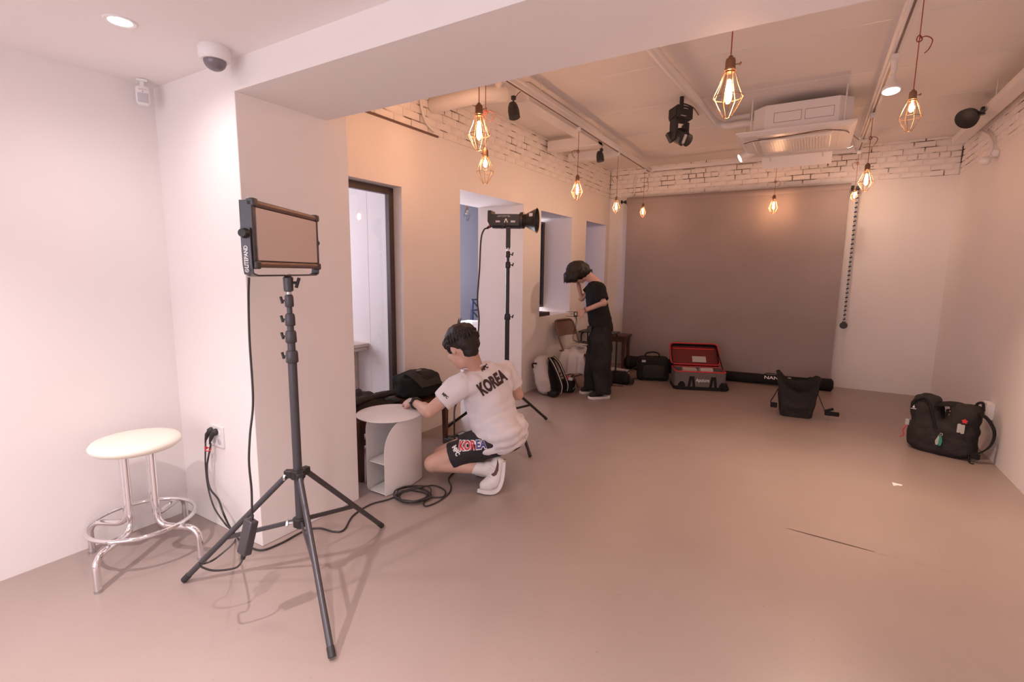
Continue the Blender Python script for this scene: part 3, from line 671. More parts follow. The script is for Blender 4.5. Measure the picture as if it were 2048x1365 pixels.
# ================================================================== CEILING EQUIPMENT
ZT = 2.77                                # underside of the lighting track
XTL, XTR, YTB, YTF = -2.012, 0.332, 6.93, 2.25
def track(p, q, label, rods):
    p, q = V(p), V(q); d = (q - p).normalized(); s = V((-d.y, d.x, 0)); c = (p + q) / 2; L = (q - p).length
    t = thing('lighting_track', c, label, 'track', 'white lighting tracks'); mx = mx_from(c, d, s, V((0, 0, 1)))
    part(t, 'rail', MB().box((-L / 2, -0.018, 0.004), (L / 2, 0.018, 0.036), mx).box((-L / 2, -0.034, 0.036), (L / 2, 0.034, 0.050), mx), M['white'], None)
    part(t, 'slot', MB().box((-L / 2 + 0.02, -0.006, 0.0), (L / 2 - 0.02, 0.006, 0.0045), mx), M['bronze'], None)
    for k in rods:
        pp = p.lerp(q, k); h = part(t, 'hanger_rod', MB().tube([pp + V((0, 0, 0.05)), V((pp.x, pp.y, ZC))], 0.004, 6), M['white'])
        part(h, 'hanger_clip', MB().cbox(pp + V((0, 0, 0.056)), (0.05, 0.05, 0.014)), M['white'])
    return t
track((XTL, YTF, ZT), (XTL, YTB + 0.018, ZT), 'white ceiling track running along the side of the room with the openings', (0.08, 0.32, 0.60, 0.92))
track((XTR, YTF, ZT), (XTR, YTB + 0.018, ZT), 'white ceiling track running past the air conditioner and the glowing white spotlight', (0.1, 0.36, 0.66, 0.95))
track((XTL + 0.036, YTB, ZT), (XTR - 0.036, YTB, ZT), 'white ceiling track running along the brick band above the grey backdrop', (0.08, 0.45, 0.9))
track((XTL + 0.036, YTF + 0.02, ZT), (XTR - 0.036, YTF + 0.02, ZT), 'white ceiling track behind the beam that the lamp beside the beam hangs from', (0.3, 0.8))

# ---- caged pendant lamps; proto parts at unit size, origin at the top of the socket, total length 0.25
def proto_parts(kind, lit=True):
    out = []
    soc = MB().lathe([(0.003, 0.004), (0.008, 0.002), (0.011, -0.006), (0.018, -0.010), (0.0205, -0.020), (0.0205, -0.046), (0.022, -0.047), (0.022, -0.052), (0.0185, -0.053), (0.0185, -0.066), (0.001, -0.067)], 18)
    out.append(('socket', soc.mesh('socket', M['brass'], 45), None))
    key = MB().tube([V((0.019, 0, -0.032)), V((0.040, 0, -0.030))], 0.0022, 6).cbox((0.041, 0, -0.029), (0.004, 0.016, 0.009))
    out.append(('switch_key', key.mesh('switch_key', M['brass'], 40), None))
    cg = MB(); R, zm, z0, z1 = 0.062, -0.165, -0.058, -0.250
    for k in range(8):
        a = 2 * math.pi * k / 8; d = V((math.cos(a), math.sin(a), 0))
        rt = 0.022; cg.tube([d * rt + V((0, 0, z0)), d * (0.045 if kind == 'globe' else 0.040) + V((0, 0, -0.115)), d * R + V((0, 0, zm)), d * 0.040 + V((0, 0, -0.208)), d * 0.016 + V((0, 0, z1 + 0.002))], 0.0017, 5)
    for r, zz_ in ((R, zm), (0.016, z1 + 0.002), (0.0235, z0)):
        cg.tube([V((r * math.cos(a), r * math.sin(a), zz_)) for a in [2 * math.pi * k / 24 for k in range(24)]], 0.0017, 5, closed=True)
    out.append(('wire_cage', cg.mesh('wire_cage', M['cagewire'] if lit else M['blackmetal'], 60), None))
    if kind == 'long':
        prof = [(0.012, -0.064), (0.013, -0.075), (0.020, -0.105), (0.030, -0.140), (0.032, -0.160), (0.028, -0.182), (0.016, -0.200), (0.001, -0.205)]
        gl = [(0.001, -0.092), (0.007, -0.096), (0.0115, -0.125), (0.0145, -0.150), (0.0125, -0.178), (0.006, -0.190), (0.001, -0.192)]
    else:
        prof = [(0.012, -0.064), (0.014, -0.072), (0.026, -0.090), (0.031, -0.110), (0.027, -0.130), (0.014, -0.143), (0.001, -0.145)]
        gl = [(0.001, -0.082), (0.009, -0.086), (0.015, -0.104), (0.013, -0.122), (0.006, -0.131), (0.001, -0.132)]
    out.append(('bulb_glass', MB().lathe(prof, 18).mesh('bulb_glass', M['bulbglass'], 80), None))
    out.append(('filament', MB().lathe(gl if lit else [(0.001, -0.08), (0.002, -0.09), (0.002, -0.12), (0.001, -0.13)], 12).mesh('filament', (M['glow'] if kind == 'long' else M['glow2']) if lit else M['steel'], 80), None))
    return out
PROTO = {'long': proto_parts('long'), 'globe': proto_parts('globe'), 'off': proto_parts('globe', False)}
def pendant(T, ysock, ybot, kind, label, knot=None, rot=0.0, group='caged filament pendant lamps', loopdir=1, wide=1.0):
    zs_, zb2 = zat(T, ysock), zat(T, ybot); k = (zs_ - zb2) / 0.25
    t = thing('pendant_lamp', (T[0], T[1], zs_), label, 'pendant lamp', group)
    for nm, me, _ in PROTO[kind]:
        o = link(bpy.data.objects.new(nm, me), t); w = k * (wide if nm == 'wire_cage' else 1.0); o.scale = (w, w, k); o.rotation_euler = (0, 0, rot)
    x, y = T[0], T[1]; r = max(0.0022, 0.0026 * k); cd_ = part(t, 'cord', MB().tube([V((x, y, zs_)), V((x, y, T[2]))], r, 6), M['redcord'])
    part(t, 'track_adapter', MB().cbox((x, y, T[2] - 0.018), (0.036, 0.030, 0.040)), M['white'], bevel=0.003)
    if knot is not None:
        zk = zat(T, knot); c = V((x, y, zk)); kk = MB()
        kk.tube([c + CR * (0.012 * math.cos(a)) + V((0, 0, 0.014 * math.sin(a))) + CF * (0.003 * math.sin(2 * a)) for a in [2 * math.pi * q / 14 for q in range(14)]], r * 1.2, 6, closed=True)
        part(t, 'knot', kk, M['redcord'], 80)
        lp = smoothpath([c, c + CR * (0.03 * loopdir) + V((0, 0, 0.010)), c + CR * (0.06 * loopdir) + V((0, 0, -0.006)), c + CR * (0.048 * loopdir) + V((0, 0, -0.045)), c + CR * (0.030 * loopdir) + V((0, 0, -0.062))], 6)
        part(t, 'cord_loop', MB().tube(lp, r, 6), M['redcord'], 80)
    return t
def tl(x, y): p = onz(x, y, ZT); return V((XTL, p.y, ZT))
def tr(x, y): p = onz(x, y, ZT); return V((XTR, p.y, ZT))
def tb(x, y): p = onz(x, y, ZT); return V((p.x, YTB, ZT))
pendant(tl(958, 128), 207, 302, 'long', 'lit caged pendant whose cage hides the socket of the lamp behind it', rot=0.3)
pendant(tl(969, 137), 297, 368, 'globe', 'lit caged pendant with small round bulb hanging in front of the plain plaster', 225, rot=2.9, loopdir=1)
pendant(tl(1145, 257), 350, 401, 'long', 'lit caged pendant above the wall between the doorway and window', 303, rot=0.2, loopdir=-1)
pendant(tl(1230, 306), 393, 428, 'long', 'lit caged pendant in the brick corner beside the backdrop bracket', 355, loopdir=-1, wide=0.9)
pendant(tl(1289, 339), 407, 435, 'long', 'lit caged pendant in front of the upper backdrop edge near its bracket', 373, loopdir=1, wide=0.9)
pendant(tb(1556, 325), 390, 428, 'long', 'lit caged pendant casting a warm glow on the middle of the grey backdrop', 364, rot=3.1)
pendant(tr(1722, 301), 374, 403, 'long', 'lit caged pendant directly above the hanging roller chain', 327, loopdir=-1)
pendant(tr(1748, 226), 327, 384, 'long', 'lit caged pendant next to the air conditioner, its cord tied in a bow', 276, loopdir=1)
pendant(tr(1861, -64), 180, 263, 'globe', 'lit caged pendant with round bulb and long cord beside the white spotlight', 77, rot=0.35, loopdir=1)
p10 = dep(1458, 190, 2.02); pendant(V((p10.x, YTF + 0.02, ZT)), 113, 236, 'long', 'lit caged pendant hanging just behind the edge of the ceiling beam', rot=0.45)
hp = onx(934, 428, -4.0); pendant(V((hp.x, hp.y, 2.6)), 412, 442, 'off', 'unlit black caged lamp hanging in the blue stair hall', group='stair hall lamp')

# ---- glowing white spotlight on the right track
T = tr(1788, 112); t = thing('track_spotlight', T, 'white track spotlight switched on, its round face glowing', 'spotlight', 'track spotlights')
part(t, 'adapter', MB().cbox(T + V((0, 0, -0.012)), (0.036, 0.09, 0.028)), M['white'], bevel=0.003)
fc = dep(1782, 182, (T - CC).dot(CF) - 0.02); nd = (V((0.02, -0.20, -1))).normalized(); a, b = frame(nd)
part(t, 'arm', MB().tube([T + V((0, 0, -0.02)), T + V((0, 0, -0.09))], 0.016, 10).tube([T + V((0.014, 0, -0.08)), fc - nd * 0.06], 0.008, 8), M['white'])
part(t, 'head', MB().lathe([(0.001, -0.085), (0.022, -0.085), (0.026, -0.05), (0.048, -0.018), (0.0505, 0.0), (0.046, 0.002)], 24, mx_from(fc, a, b, nd)), M['white'], 50)
part(t, 'lamp_face', MB().lathe([(0.001, 0.001), (0.044, 0.001), (0.044, 0.004), (0.001, 0.004)], 24, mx_from(fc, a, b, nd)), M['lamp'])
l = bpy.data.lights.new('spot_beam', 'SPOT'); l.energy = 235; l.color = (1.0, 0.70, 0.50); l.spot_size = math.radians(110); l.spot_blend = 1.0; l.shadow_soft_size = 0.04
o = bpy.data.objects.new('spot_beam', l); o.location = fc + nd * 0.012 - T; o.rotation_euler = nd.to_track_quat('-Z', 'Y').to_euler(); link(o, t)
# ---- two white spotlights by the air conditioner
def white_spot(T, c, nd, label, power=0.0):
    t = thing('track_spotlight', T, label, 'spotlight', 'track spotlights'); nd = V(nd).normalized(); a, b = frame(nd)
    part(t, 'adapter', MB().cbox(T + V((0, 0, -0.010)), (0.07, 0.036, 0.024)), M['white'], bevel=0.003)
    part(t, 'arm', MB().tube([T + V((0, 0, -0.012)), V((c.x, c.y, T.z - 0.02)), c], 0.007, 8), M['white'])
    part(t, 'head', MB().lathe([(0.001, -0.10), (0.040, -0.10), (0.044, -0.09), (0.044, 0.045), (0.040, 0.048)], 22, mx_from(c, a, b, nd)), M['white'], 50)
    part(t, 'lamp_face', MB().lathe([(0.001, 0.042), (0.040, 0.042), (0.040, 0.049), (0.001, 0.049)], 22, mx_from(c, a, b, nd)), M['lamp'])
    l = bpy.data.lights.new('spot_beam', 'SPOT'); l.energy = power; l.color = (1.0, 0.70, 0.50); l.spot_size = math.radians(100); l.spot_blend = 1.0; l.shadow_soft_size = 0.04
    o = bpy.data.objects.new('spot_beam', l); o.location = c + nd * 0.055 - T; o.rotation_euler = nd.to_track_quat('-Z', 'Y').to_euler(); link(o, t)
    return t
c = dep(1489, 308, 5.05); white_spot(V((c.x, c.y, ZC - 0.012)), c + V((0, 0, -0.02)), (-0.75, -0.25, -0.45), 'white cylinder spotlight at the side of the air conditioner with the pipe', 40)
c = dep(1697, 283, 5.05); white_spot(V((XTR, c.y, ZT)), c, (0.25, 0.70, -0.62), 'white cylinder spotlight between the air conditioner and the track', 24)
# ---- small black spotlights on the duct
def black_spot(T, c, nd, label, r=0.04, L=0.10):
    t = thing('black_spotlight', T, label, 'spotlight', 'small black spotlights'); nd = V(nd).normalized(); a, b = frame(nd); mx = mx_from(c, a, b, nd)
    part(t, 'clamp', MB().cbox(T, (0.03, 0.03, 0.03)).tube([T, c - nd * 0.03], 0.006, 8), M['black'], bevel=0.003)
    part(t, 'head', MB().lathe([(0.001, -L / 2), (r * 0.6, -L / 2), (r * 0.85, -L * 0.3), (r, 0.0), (r, L / 2), (r * 0.9, L / 2)], 20, mx), M['black'], 45)
    part(t, 'lens', MB().lathe([(0.001, L / 2 - 0.008), (r * 0.9, L / 2 - 0.008), (r * 0.9, L / 2 - 0.003), (0.001, L / 2 - 0.003)], 20, mx), M['steel'])
    part(t, 'cable', MB().tube(smoothpath([c - nd * L * 0.45, c - nd * L * 0.6 + V((0.04, 0.02, 0.06)), T + V((0.09, 0.03, 0.05)), T + V((0.10, 0.06, 0.02))], 6), 0.003, 6), M['cable'])
    return t
T = onx(1027, 196, -2.14); c = onx(1027, 221, -2.14); black_spot(T, c, (0.25, -0.1, -1), 'small black spotlight by the elbow of the big white pipe', 0.045, 0.12)
T = onx(1203, 300, -2.14); c = onx(1200, 313, -2.14); black_spot(T, c, (0.15, 0.0, -1), 'small black spotlight above the wall next to the cross ducts', 0.042, 0.11)

# ---- white ducts and pipes on the left
duct = MB().box((-2.245, 3.74, 2.80), (-2.115, 5.42, 2.945)).box((-2.74, 5.30, 2.79), (-2.115, 5.42, 2.90)).box((-2.70, 5.78, 2.76), (-2.05, 5.88, 2.86))
solo('cable_duct', duct, M['white'], 'white painted box duct running beside the ceiling track to the brick wall', 'duct', smooth=None, bevel=0.004)
e = [W(1.35, 0.0, 2.76), W(1.35, 0.12, 2.76), W(1.38, 0.30, 2.775), W(1.42, 0.42, 2.79), W(1.52, 0.50, 2.81), W(1.60, 0.54, 2.83)]
t = thing('vent_pipe', W(1.35, 0, 2.70), 'thick white painted elbow pipe leaving the brick wall near the beam', 'pipe')
part(t, 'pipe', MB().tube(smoothpath(e, 6), 0.062, 18), M['white'], 70)
part(t, 'coupling', MB().tube([e[3] - (e[4] - e[3]) * 0.1, e[3] + (e[4] - e[3]) * 0.25], 0.070, 18), M['white'], 50)
part(t, 'branch', MB().tube([e[4] + V((0, 0, -0.05)), e[4] + V((0.04, 0, 0.09))], 0.030, 14), M['white'], 50)
P = [W(1.17, -0.02, 2.90), W(1.18, 0.015, 2.84), W(1.19, 0.018, 2.70), W(1.24, 0.018, 2.60), W(1.34, 0.018, 2.55)]
solo('wall_conduit', MB().tube(smoothpath(P, 6), 0.012, 10).tube(smoothpath([W(1.17, -0.01, 2.885), W(1.5, 0.04, 2.89), W(1.9, 0.1, 2.92)], 6), 0.010, 8), M['white'], 'thin white conduit bending down the brick band on the left wall', 'conduit', smooth=70)
P = [ony(1274, 353, YB - 0.015), ony(1270, 365, YB - 0.015), ony(1269, 380, YB - 0.015), ony(1266, 392, YB - 0.015), ony(1258, 396, YB - 0.015)]
solo('wall_conduit', MB().tube(smoothpath(P, 6), 0.013, 10), M['white'], 'short thin white conduit on the brick above the end of the backdrop', 'conduit', smooth=70)

# ---- insulated pipe across the ceiling to the air conditioner
P = [onz(1298, 88, 2.89), onz(1330, 128, 2.89), onz(1365, 167, 2.89), onz(1395, 203, 2.89), onz(1415, 228, 2.88), onz(1432, 246, 2.86), onz(1455, 252, 2.83), onz(1480, 249, 2.80), onz(1504, 248, 2.79)]
solo('coolant_pipe', MB().tube(smoothpath(P, 6), [0.036] * 31 + [0.034] * (len(smoothpath(P, 6)) - 31), 14), M['white'], 'white wrapped pipe crossing the ceiling to the air conditioner', 'pipe', smooth=70)
P = [onz(1455, 240, 2.90), onz(1475, 236, 2.90), onz(1504, 232, 2.88)]
solo('drain_pipe', MB().tube(smoothpath(P, 6), 0.030, 12), M['white'], 'short pale pipe stub above the wrapped pipe at the air conditioner', 'pipe', smooth=70)

# ---- ceiling cassette air conditioner
ZA = 2.62; a0 = onz(1472, 276.7, ZA); b0 = onz(1715.7, 243.7, ZA); AX0, AX1, AY0 = a0.x, b0.x, (a0.y + b0.y) / 2; AY1 = AY0 + 0.95
t = thing('air_conditioner', ((AX0 + AX1) / 2, (AY0 + AY1) / 2, ZA), 'white ceiling cassette air conditioner hung on rods below the ceiling', 'air conditioner')
bx0, bx1, by0, by1, ch = AX0 + 0.12, AX1 - 0.03, AY0 + 0.07, AY1 - 0.07, 0.10
oct_ = [(bx0 + ch, by0), (bx1 - ch, by0), (bx1, by0 + ch), (bx1, by1 - ch), (bx1 - ch, by1), (bx0 + ch, by1), (bx0, by1 - ch), (bx0, by0 + ch)]
part(t, 'body', MB().prism(oct_, 0.225, Matrix.Translation((0, 0, ZA + 0.03))), M['whiteplastic'], None, bevel=0.004)
for k in (0, 1):
    x0 = bx0 + 0.17 + k * 0.235; o = MB()
    for lo, hi in (((x0, 0.07), (x0 + 0.21, 0.0725)), ((x0, 0.150), (x0 + 0.21, 0.1525)), ((x0, 0.07), (x0 + 0.0025, 0.1525)), ((x0 + 0.2075, 0.07), (x0 + 0.21, 0.1525))):
        o.box((lo[0], by0 - 0.0015, ZA + 0.03 + lo[1]), (hi[0], by0 + 0.002, ZA + 0.03 + hi[1]))
    part(t, 'knockout_panel', o, M['bronze'], None)
part(t, 'fascia', MB().loft([[V((x, y, z)) for x, y in ((AX0 + i, AY0 + i), (AX1 - i, AY0 + i), (AX1 - i, AY1 - i), (AX0 + i, AY1 - i))] for z, i in ((ZA + 0.034, 0.0), (ZA + 0.022, 0.0), (ZA, 0.035))]), M['whiteplastic'], None)
gx0, gx1, gy0, gy1 = AX0 + 0.17, AX1 - 0.17, AY0 + 0.20, AY1 - 0.20
gr = part(t, 'grille', MB().prism([(x + (gx0 + gx1) / 2, y + (gy0 + gy1) / 2) for x, y in rect_round(gx1 - gx0, gy1 - gy0, 0.05, 4)], 0.016, Matrix.Translation((0, 0, ZA - 0.016))), M['whiteplastic'], None, bevel=0.006)
for k in range(22):
    x = gx0 + 0.04 + k * (gx1 - gx0 - 0.08) / 21
    part(gr, 'grille_slat', MB().box((x - 0.004, gy0 + 0.05, ZA - 0.021), (x + 0.004, gy1 - 0.05, ZA - 0.016)), M['white'], None)
for nm, lo, hi in (('air_flap', (gx0, AY0 + 0.05), (gx1, AY0 + 0.13)), ('air_flap', (gx0, AY1 - 0.13), (gx1, AY1 - 0.05)), ('air_flap', (AX0 + 0.05, gy0), (AX0 + 0.12, gy1)), ('air_flap', (AX1 - 0.12, gy0), (AX1 - 0.05, gy1))):
    part(t, nm, MB().box((lo[0], lo[1], ZA - 0.004), (hi[0], hi[1], ZA + 0.002)), M['whiteplastic'], None, bevel=0.002)
part(t, 'air_slot', MB().box((gx0, AY0 + 0.135, ZA - 0.002), (gx1, AY0 + 0.160, ZA + 0.001)), M['bronze'], None)
fy = AY1 + 0.02; fmx = mx_from(V(((gx0 + gx1) / 2, fy, ZA - 0.06)), (1, 0, 0), V((0, 0.45, -0.9)), V((0, 0.9, 0.45)))
part(t, 'wind_deflector', MB().cbox((0, 0, 0), (gx1 - gx0 + 0.06, 0.12, 0.006), fmx), M['whiteplastic'], None, bevel=0.002)
part(t, 'deflector_bracket', MB().tube([V((gx0 + 0.05, AY1 - 0.06, ZA)), V((gx0 + 0.05, fy, ZA - 0.05))], 0.006, 6).tube([V((gx1 - 0.05, AY1 - 0.06, ZA)), V((gx1 - 0.05, fy, ZA - 0.05))], 0.006, 6), M['white'])
for x, y in ((bx0 - 0.01, by0 + 0.03), (bx1 - 0.06, by0 - 0.02), (bx0 + 0.02, by1), (bx1 - 0.05, by1)):
    part(t, 'hanger_rod', MB().tube([V((x, y, ZA + 0.03)), V((x, y, ZC))], 0.006, 8), M['white'])
# loose cable strung under the fascia
P = [onz(1488, 288, 2.60), onz(1510, 282, 2.60), onz(1560, 275, 2.60), onz(1640, 261, 2.60), onz(1668, 260, 2.605), onz(1694, 263, 2.61), onz(1718, 280, 2.72)]
solo('ceiling_cable', MB().tube(smoothpath(P, 6), 0.0045, 6), M['brownmetal'], 'thin brown cable strung under the air conditioner fascia to the track', 'cable', smooth=70)

# ---- moving head stage light
Tm = onz(1366, 197, ZC); D0 = (Tm - CC).dot(CF); mh = lambda x, y, dz=0.0: dep(x, y, D0 - 0.02 + dz)
t = thing('moving_head_light', Tm, 'black moving head stage light hanging upside down from the ceiling', 'stage light')
k_ = D0 / FPX                                            # metres per pixel there
bc = mh(1362, 229); bmx = mx_from(bc, CR * 0.93 + CF * 0.36, CF * 0.93 - CR * 0.36, V((0, 0, 1)))
part(t, 'base', MB().cbox((0, 0, 0), (38 * k_, 26 * k_, 23 * k_), bmx).cbox((-20 * k_, 0, 0), (4 * k_, 22 * k_, 18 * k_), bmx), M['black'], bevel=0.006)
part(t, 'mount_clamp', MB().tube([bmx @ V((0, 0, 0.04)), V((bc.x, bc.y, ZC))], 0.018, 10).cbox((0, 0, 0.055), (0.10, 0.03, 0.02), bmx), M['black'])
part(t, 'yoke_arm', MB().box((-20 * k_, -9 * k_, -52 * k_), (-11 * k_, 9 * k_, -10 * k_), bmx), M['black'], bevel=0.010)
part(t, 'yoke_arm', MB().box((9 * k_, -9 * k_, -44 * k_), (16 * k_, 9 * k_, -16 * k_), bmx), M['black'], bevel=0.010)
hd = (CR * 0.45 - CU * 0.55 - CF * 0.55).normalized(); ha, hb = frame(hd); hc = mh(1364, 275, -0.01); hm = mx_from(hc, ha, hb, hd)
hd_o = part(t, 'head', MB().lathe([(0.001, -0.085), (0.055, -0.080), (0.066, -0.05), (0.066, 0.03), (0.050, 0.055), (0.001, 0.055)], 8, hm), M['black'], 20)
part(hd_o, 'lens_ring', MB().lathe([(0.036, 0.050), (0.052, 0.050), (0.054, 0.075), (0.040, 0.078)], 16, hm), M['blackmetal'])
part(hd_o, 'lens', MB().lathe([(0.001, 0.062), (0.038, 0.062), (0.030, 0.070), (0.001, 0.074)], 16, hm), M['steel'], 80)
part(t, 'rear_fin', MB().cbox((0, 0, 0), (18 * k_, 12 * k_, 20 * k_), mx_from(mh(1344, 273, 0.03), CR + CU * 0.5, CF, CU - CR * 0.5)), M['black'], bevel=0.006)
part(t, 'power_cable', MB().tube(smoothpath([mh(1357, 217), mh(1364, 208), mh(1375, 210), mh(1388, 217, 0.05), onz(1397, 230, ZC - 0.01)], 6), 0.006, 8), M['cable'])
part(t, 'side_screen', MB().tube([mh(1372, 270, -0.1), mh(1366, 286, -0.1)], 0.012, 8), M['lavender'])
part(t, 'marking', MB().cbox((0.0, -13 * k_ - 0.001, 6 * k_), (10 * k_, 0.001, 1.2 * k_), bmx).cbox((-4 * k_, -13 * k_ - 0.001, -8 * k_), (13 * k_, 0.001, 1.2 * k_), bmx), M['lavender'], None)

# ---- right wall: cable tray, flood light, camera, outlet, conduit
mb = MB().box((1.13, 2.3, 2.775), (1.235, 6.95, 2.785)).box((1.13, 2.3, 2.785), (1.136, 6.95, 2.835)).box((1.229, 2.3, 2.785), (1.235, 6.95, 2.835))
t = thing('cable_tray', (1.18, 4.6, 2.775), 'white metal cable tray hung along the top of the right-hand brick band', 'cable tray')
part(t, 'tray', mb, M['white'], None)
for y in (3.4, 4.6, 5.5, 6.5):
    part(t, 'hanger_rod', MB().tube([V((1.13, y, 2.83)), V((1.13, y, ZC))], 0.005, 6).tube([V((1.235, y, 2.83)), V((1.235, y, ZC))], 0.005, 6), M['white'])
fcn = onx(1939, 233, 1.04); Dn = (fcn - CC).dot(CF); nd = (-CR * 0.75 - CU * 0.55 - CF * 0.2).normalized(); a, b = frame(nd); fm = mx_from(fcn, a, b, nd)
t = thing('flood_light', onx(1962, 224, 1.13), 'black round flood light clamped to the cable tray', 'flood light')
part(t, 'head', MB().lathe([(0.001, -0.05), (0.035, -0.05), (0.075, 0.0), (0.085, 0.045), (0.080, 0.048)], 22, fm), M['black'], 50)
part(t, 'lens', MB().lathe([(0.001, 0.035), (0.078, 0.035), (0.078, 0.040), (0.001, 0.040)], 22, fm), M['steel'])
part(t, 'bracket', MB().tube([fcn - nd * 0.04, dep(1956, 226, Dn), dep(1966, 222, Dn + 0.03)], 0.010, 8).cbox(onx(1966, 222, 1.125), (0.03, 0.05, 0.06)), M['black'])
part(t, 'clamp_bolt', MB().tube([onx(1966, 222, 1.10), onx(1966, 222, 1.15)], 0.012, 8), M['black'])
c = onx(1996, 312, XR); t = thing('wall_camera', c, 'small white camera on a bracket on the right wall below the bricks', 'security camera')
part(t, 'bracket', MB().cbox(c + V((-0.02, 0.0, 0.02)), (0.04, 0.07, 0.06)), M['whiteplastic'], bevel=0.006)
part(t, 'arm', MB().tube([c + V((-0.03, 0, 0.01)), c + V((-0.075, -0.005, -0.02))], 0.014, 10), M['whiteplastic'])
part(t, 'head', blob(MB().ell(c + V((-0.085, -0.01, -0.035)), (0.045, 0.050, 0.038)).cbox(c + V((-0.10, -0.02, -0.03)), (0.03, 0.05, 0.05)), 'head', M['whiteplastic'], 0.006, 3), M['whiteplastic']); bpy.data.objects[t.children[-1].name].data.transform(Matrix.Translation(-c))
P = [V((1.285, 6.95, 2.80)), V((1.27, 7.05, 2.78)), V((1.26, 7.15, 2.70)), V((1.275, 7.2, 2.62)), V((1.285, 7.2, 2.50))]
solo('wall_conduit', MB().tube(smoothpath([onx(1962, 262, 1.27), onx(1978, 272, 1.275), onx(1985, 290, 1.28), onx(1980, 310, 1.28)], 6), 0.014, 10), M['white'], 'white conduit curving down to the small camera on the right wall', 'conduit', smooth=70)
c = onx(1984, 822, XR); t_ = thing('outlet_box', c, 'white surface box that carries the outlet beside the open backpack', 'outlet box'); part(t_, 'box', MB().cbox(c + V((-0.02, 0, 0)), (0.04, 0.125, 0.13)), M['whiteplastic'], bevel=0.004); c = c + V((-0.04, 0, 0)); outlet('wall_outlet', c, (0, -1, 0), (0, 0, 1), (-1, 0, 0), 0.12, 0.125, 'white wall outlet with nothing plugged in, low beside the open backpack')

# ================================================================== BACKDROP
yb0 = YB - 0.10; bl, br_ = ony(1256, 396.8, yb0), ony(1702.8, 366.3, yb0); zt0 = (bl.z + br_.z) / 2
t = thing('backdrop', ((bl.x + br_.x) / 2, yb0, 0), 'wide grey photo backdrop hanging from a roller on the back wall', 'backdrop')
part(t, 'roller', MB().tube([V((bl.x, yb0, zt0 - 0.055)), V((br_.x, yb0, zt0 - 0.055))], 0.058, 20), M['backdrop'], 60)
fx0, fx1 = bl.x + 0.012, br_.x - 0.012
def cloth(u, v):
    x = fx0 + (fx1 - fx0) * u; z = (zt0 - 0.06) * (1 - v) + 0.006
    if v > 0.93: z = (zt0 - 0.06) * 0.07 * (1 - (v - 0.93) / 0.07) + 0.006
    y = yb0 - 0.045 + 0.006 * math.sin(u * 9) * math.sin(v * 3) + 0.004 * noise.noise(V((u * 6, v * 3, 0)))
    return (x, y, z)
part(t, 'cloth', MB().grid(cloth, 40, 30, 0.003), M['backdrop'], 80)
for x, s, k in ((bl.x, -1, 1.0), (br_.x, 1, 0.35)):
    part(t, 'roller_bracket', MB().tube([V((x, yb0, zt0 - 0.055)), V((x + s * 0.05 * k, yb0, zt0 - 0.055))], 0.022, 10).tube([V((x + s * 0.05 * k, yb0, zt0 - 0.055)), V((x + s * 0.09 * k, yb0, zt0 - 0.05))], 0.010, 8).tube([V((x + s * 0.085 * k, yb0, zt0 - 0.05)), V((x + s * 0.10 * k, yb0, zt0 - 0.05))], 0.026, 10).box((min(x + s * 0.01, x + s * 0.03), yb0, zt0 - 0.08), (max(x + s * 0.01, x + s * 0.03), YB - 0.001, zt0 - 0.03)), M['black'], 40)
# roller chain with its weight
c0, c1 = ony(1715, 385, 7.18), ony(1688, 652, 7.18); cx = (c0.x + c1.x) / 2 + 0.0
t = thing('roller_chain', V((cx, 7.22, c1.z)), 'blue-grey beaded roller chain ending in a round weight beside the backdrop', 'chain')
n = 60; me_b = MB().tube([V((-0.012, 0, -0.006)), V((0.012, 0, 0.006))], 0.010, 8).mesh('chain_link', M['navy'], 60); me_c = MB().tube([V((-0.010, 0, 0.005)), V((0.010, 0, -0.005))], 0.009, 8).mesh('chain_link', M['greytag'], 60)
top_z = zt0 - 0.08
for k in range(n):
    o = link(bpy.data.objects.new('chain_link', me_b if k % 2 else me_c), t); o.location = (0, 0, 0.05 + (top_z - c1.z - 0.05) * k / (n - 1))
part(t, 'weight', MB().lathe([(0.001, -0.014), (0.036, -0.014), (0.042, 0.0), (0.036, 0.014), (0.001, 0.014)], 22, mx_from(V((cx, 7.22, c1.z)), (1, 0, 0), (0, 0, 1), (0, -1, 0))).cbox(V((cx, 7.22, c1.z + 0.042)), (0.036, 0.016, 0.022)), M['black'], 50)
part(t, 'top_bracket', MB().box((cx - 0.02, 7.20, top_z), (cx + 0.02, YB, top_z + 0.03)), M['black'], None)

# ================================================================== BEYOND THE OPENINGS
c = ony(735, 687, 3.13); zc_s = c.z
t = thing('wooden_counter', (-3.9, 2.95, 0), 'pale wooden counter against the wall of the bright side room', 'counter')
part(t, 'top', MB().box((-4.6, 2.955, zc_s - 0.03), (c.x, 3.145, zc_s)), M['lightwood'], None, bevel=0.003)
part(t, 'top_edge', MB().box((-4.6, 2.975, zc_s - 0.065), (c.x - 0.015, 3.145, zc_s - 0.035)), M['lightwood'], None, bevel=0.003)
part(t, 'leg_panel', MB().box((-3.60, 3.03, 0), (-3.57, 3.145, zc_s - 0.06)), M['lightwood'], None)
part(t, 'leg_panel', MB().box((-4.55, 3.03, 0), (-4.52, 3.145, zc_s - 0.06)), M['lightwood'], None)
xr_ = -4.62; r0_ = onx(944, 600, xr_); r1_ = onx(958, 642, xr_)
t = thing('stair_railing', V((xr_, r0_.y + 0.4, 0)), 'dark metal stair railing with crossed bars in the blue hall', 'railing')
ya, yb2 = r0_.y, r0_.y + 0.9; zt1 = r0_.z
for z in (zt1, zt1 - 0.17, 0.45): part(t, 'rail', MB().box((xr_ - 0.012, ya - 0.03, z - 0.012), (xr_ + 0.012, yb2, z + 0.012)), M['navy'], None)
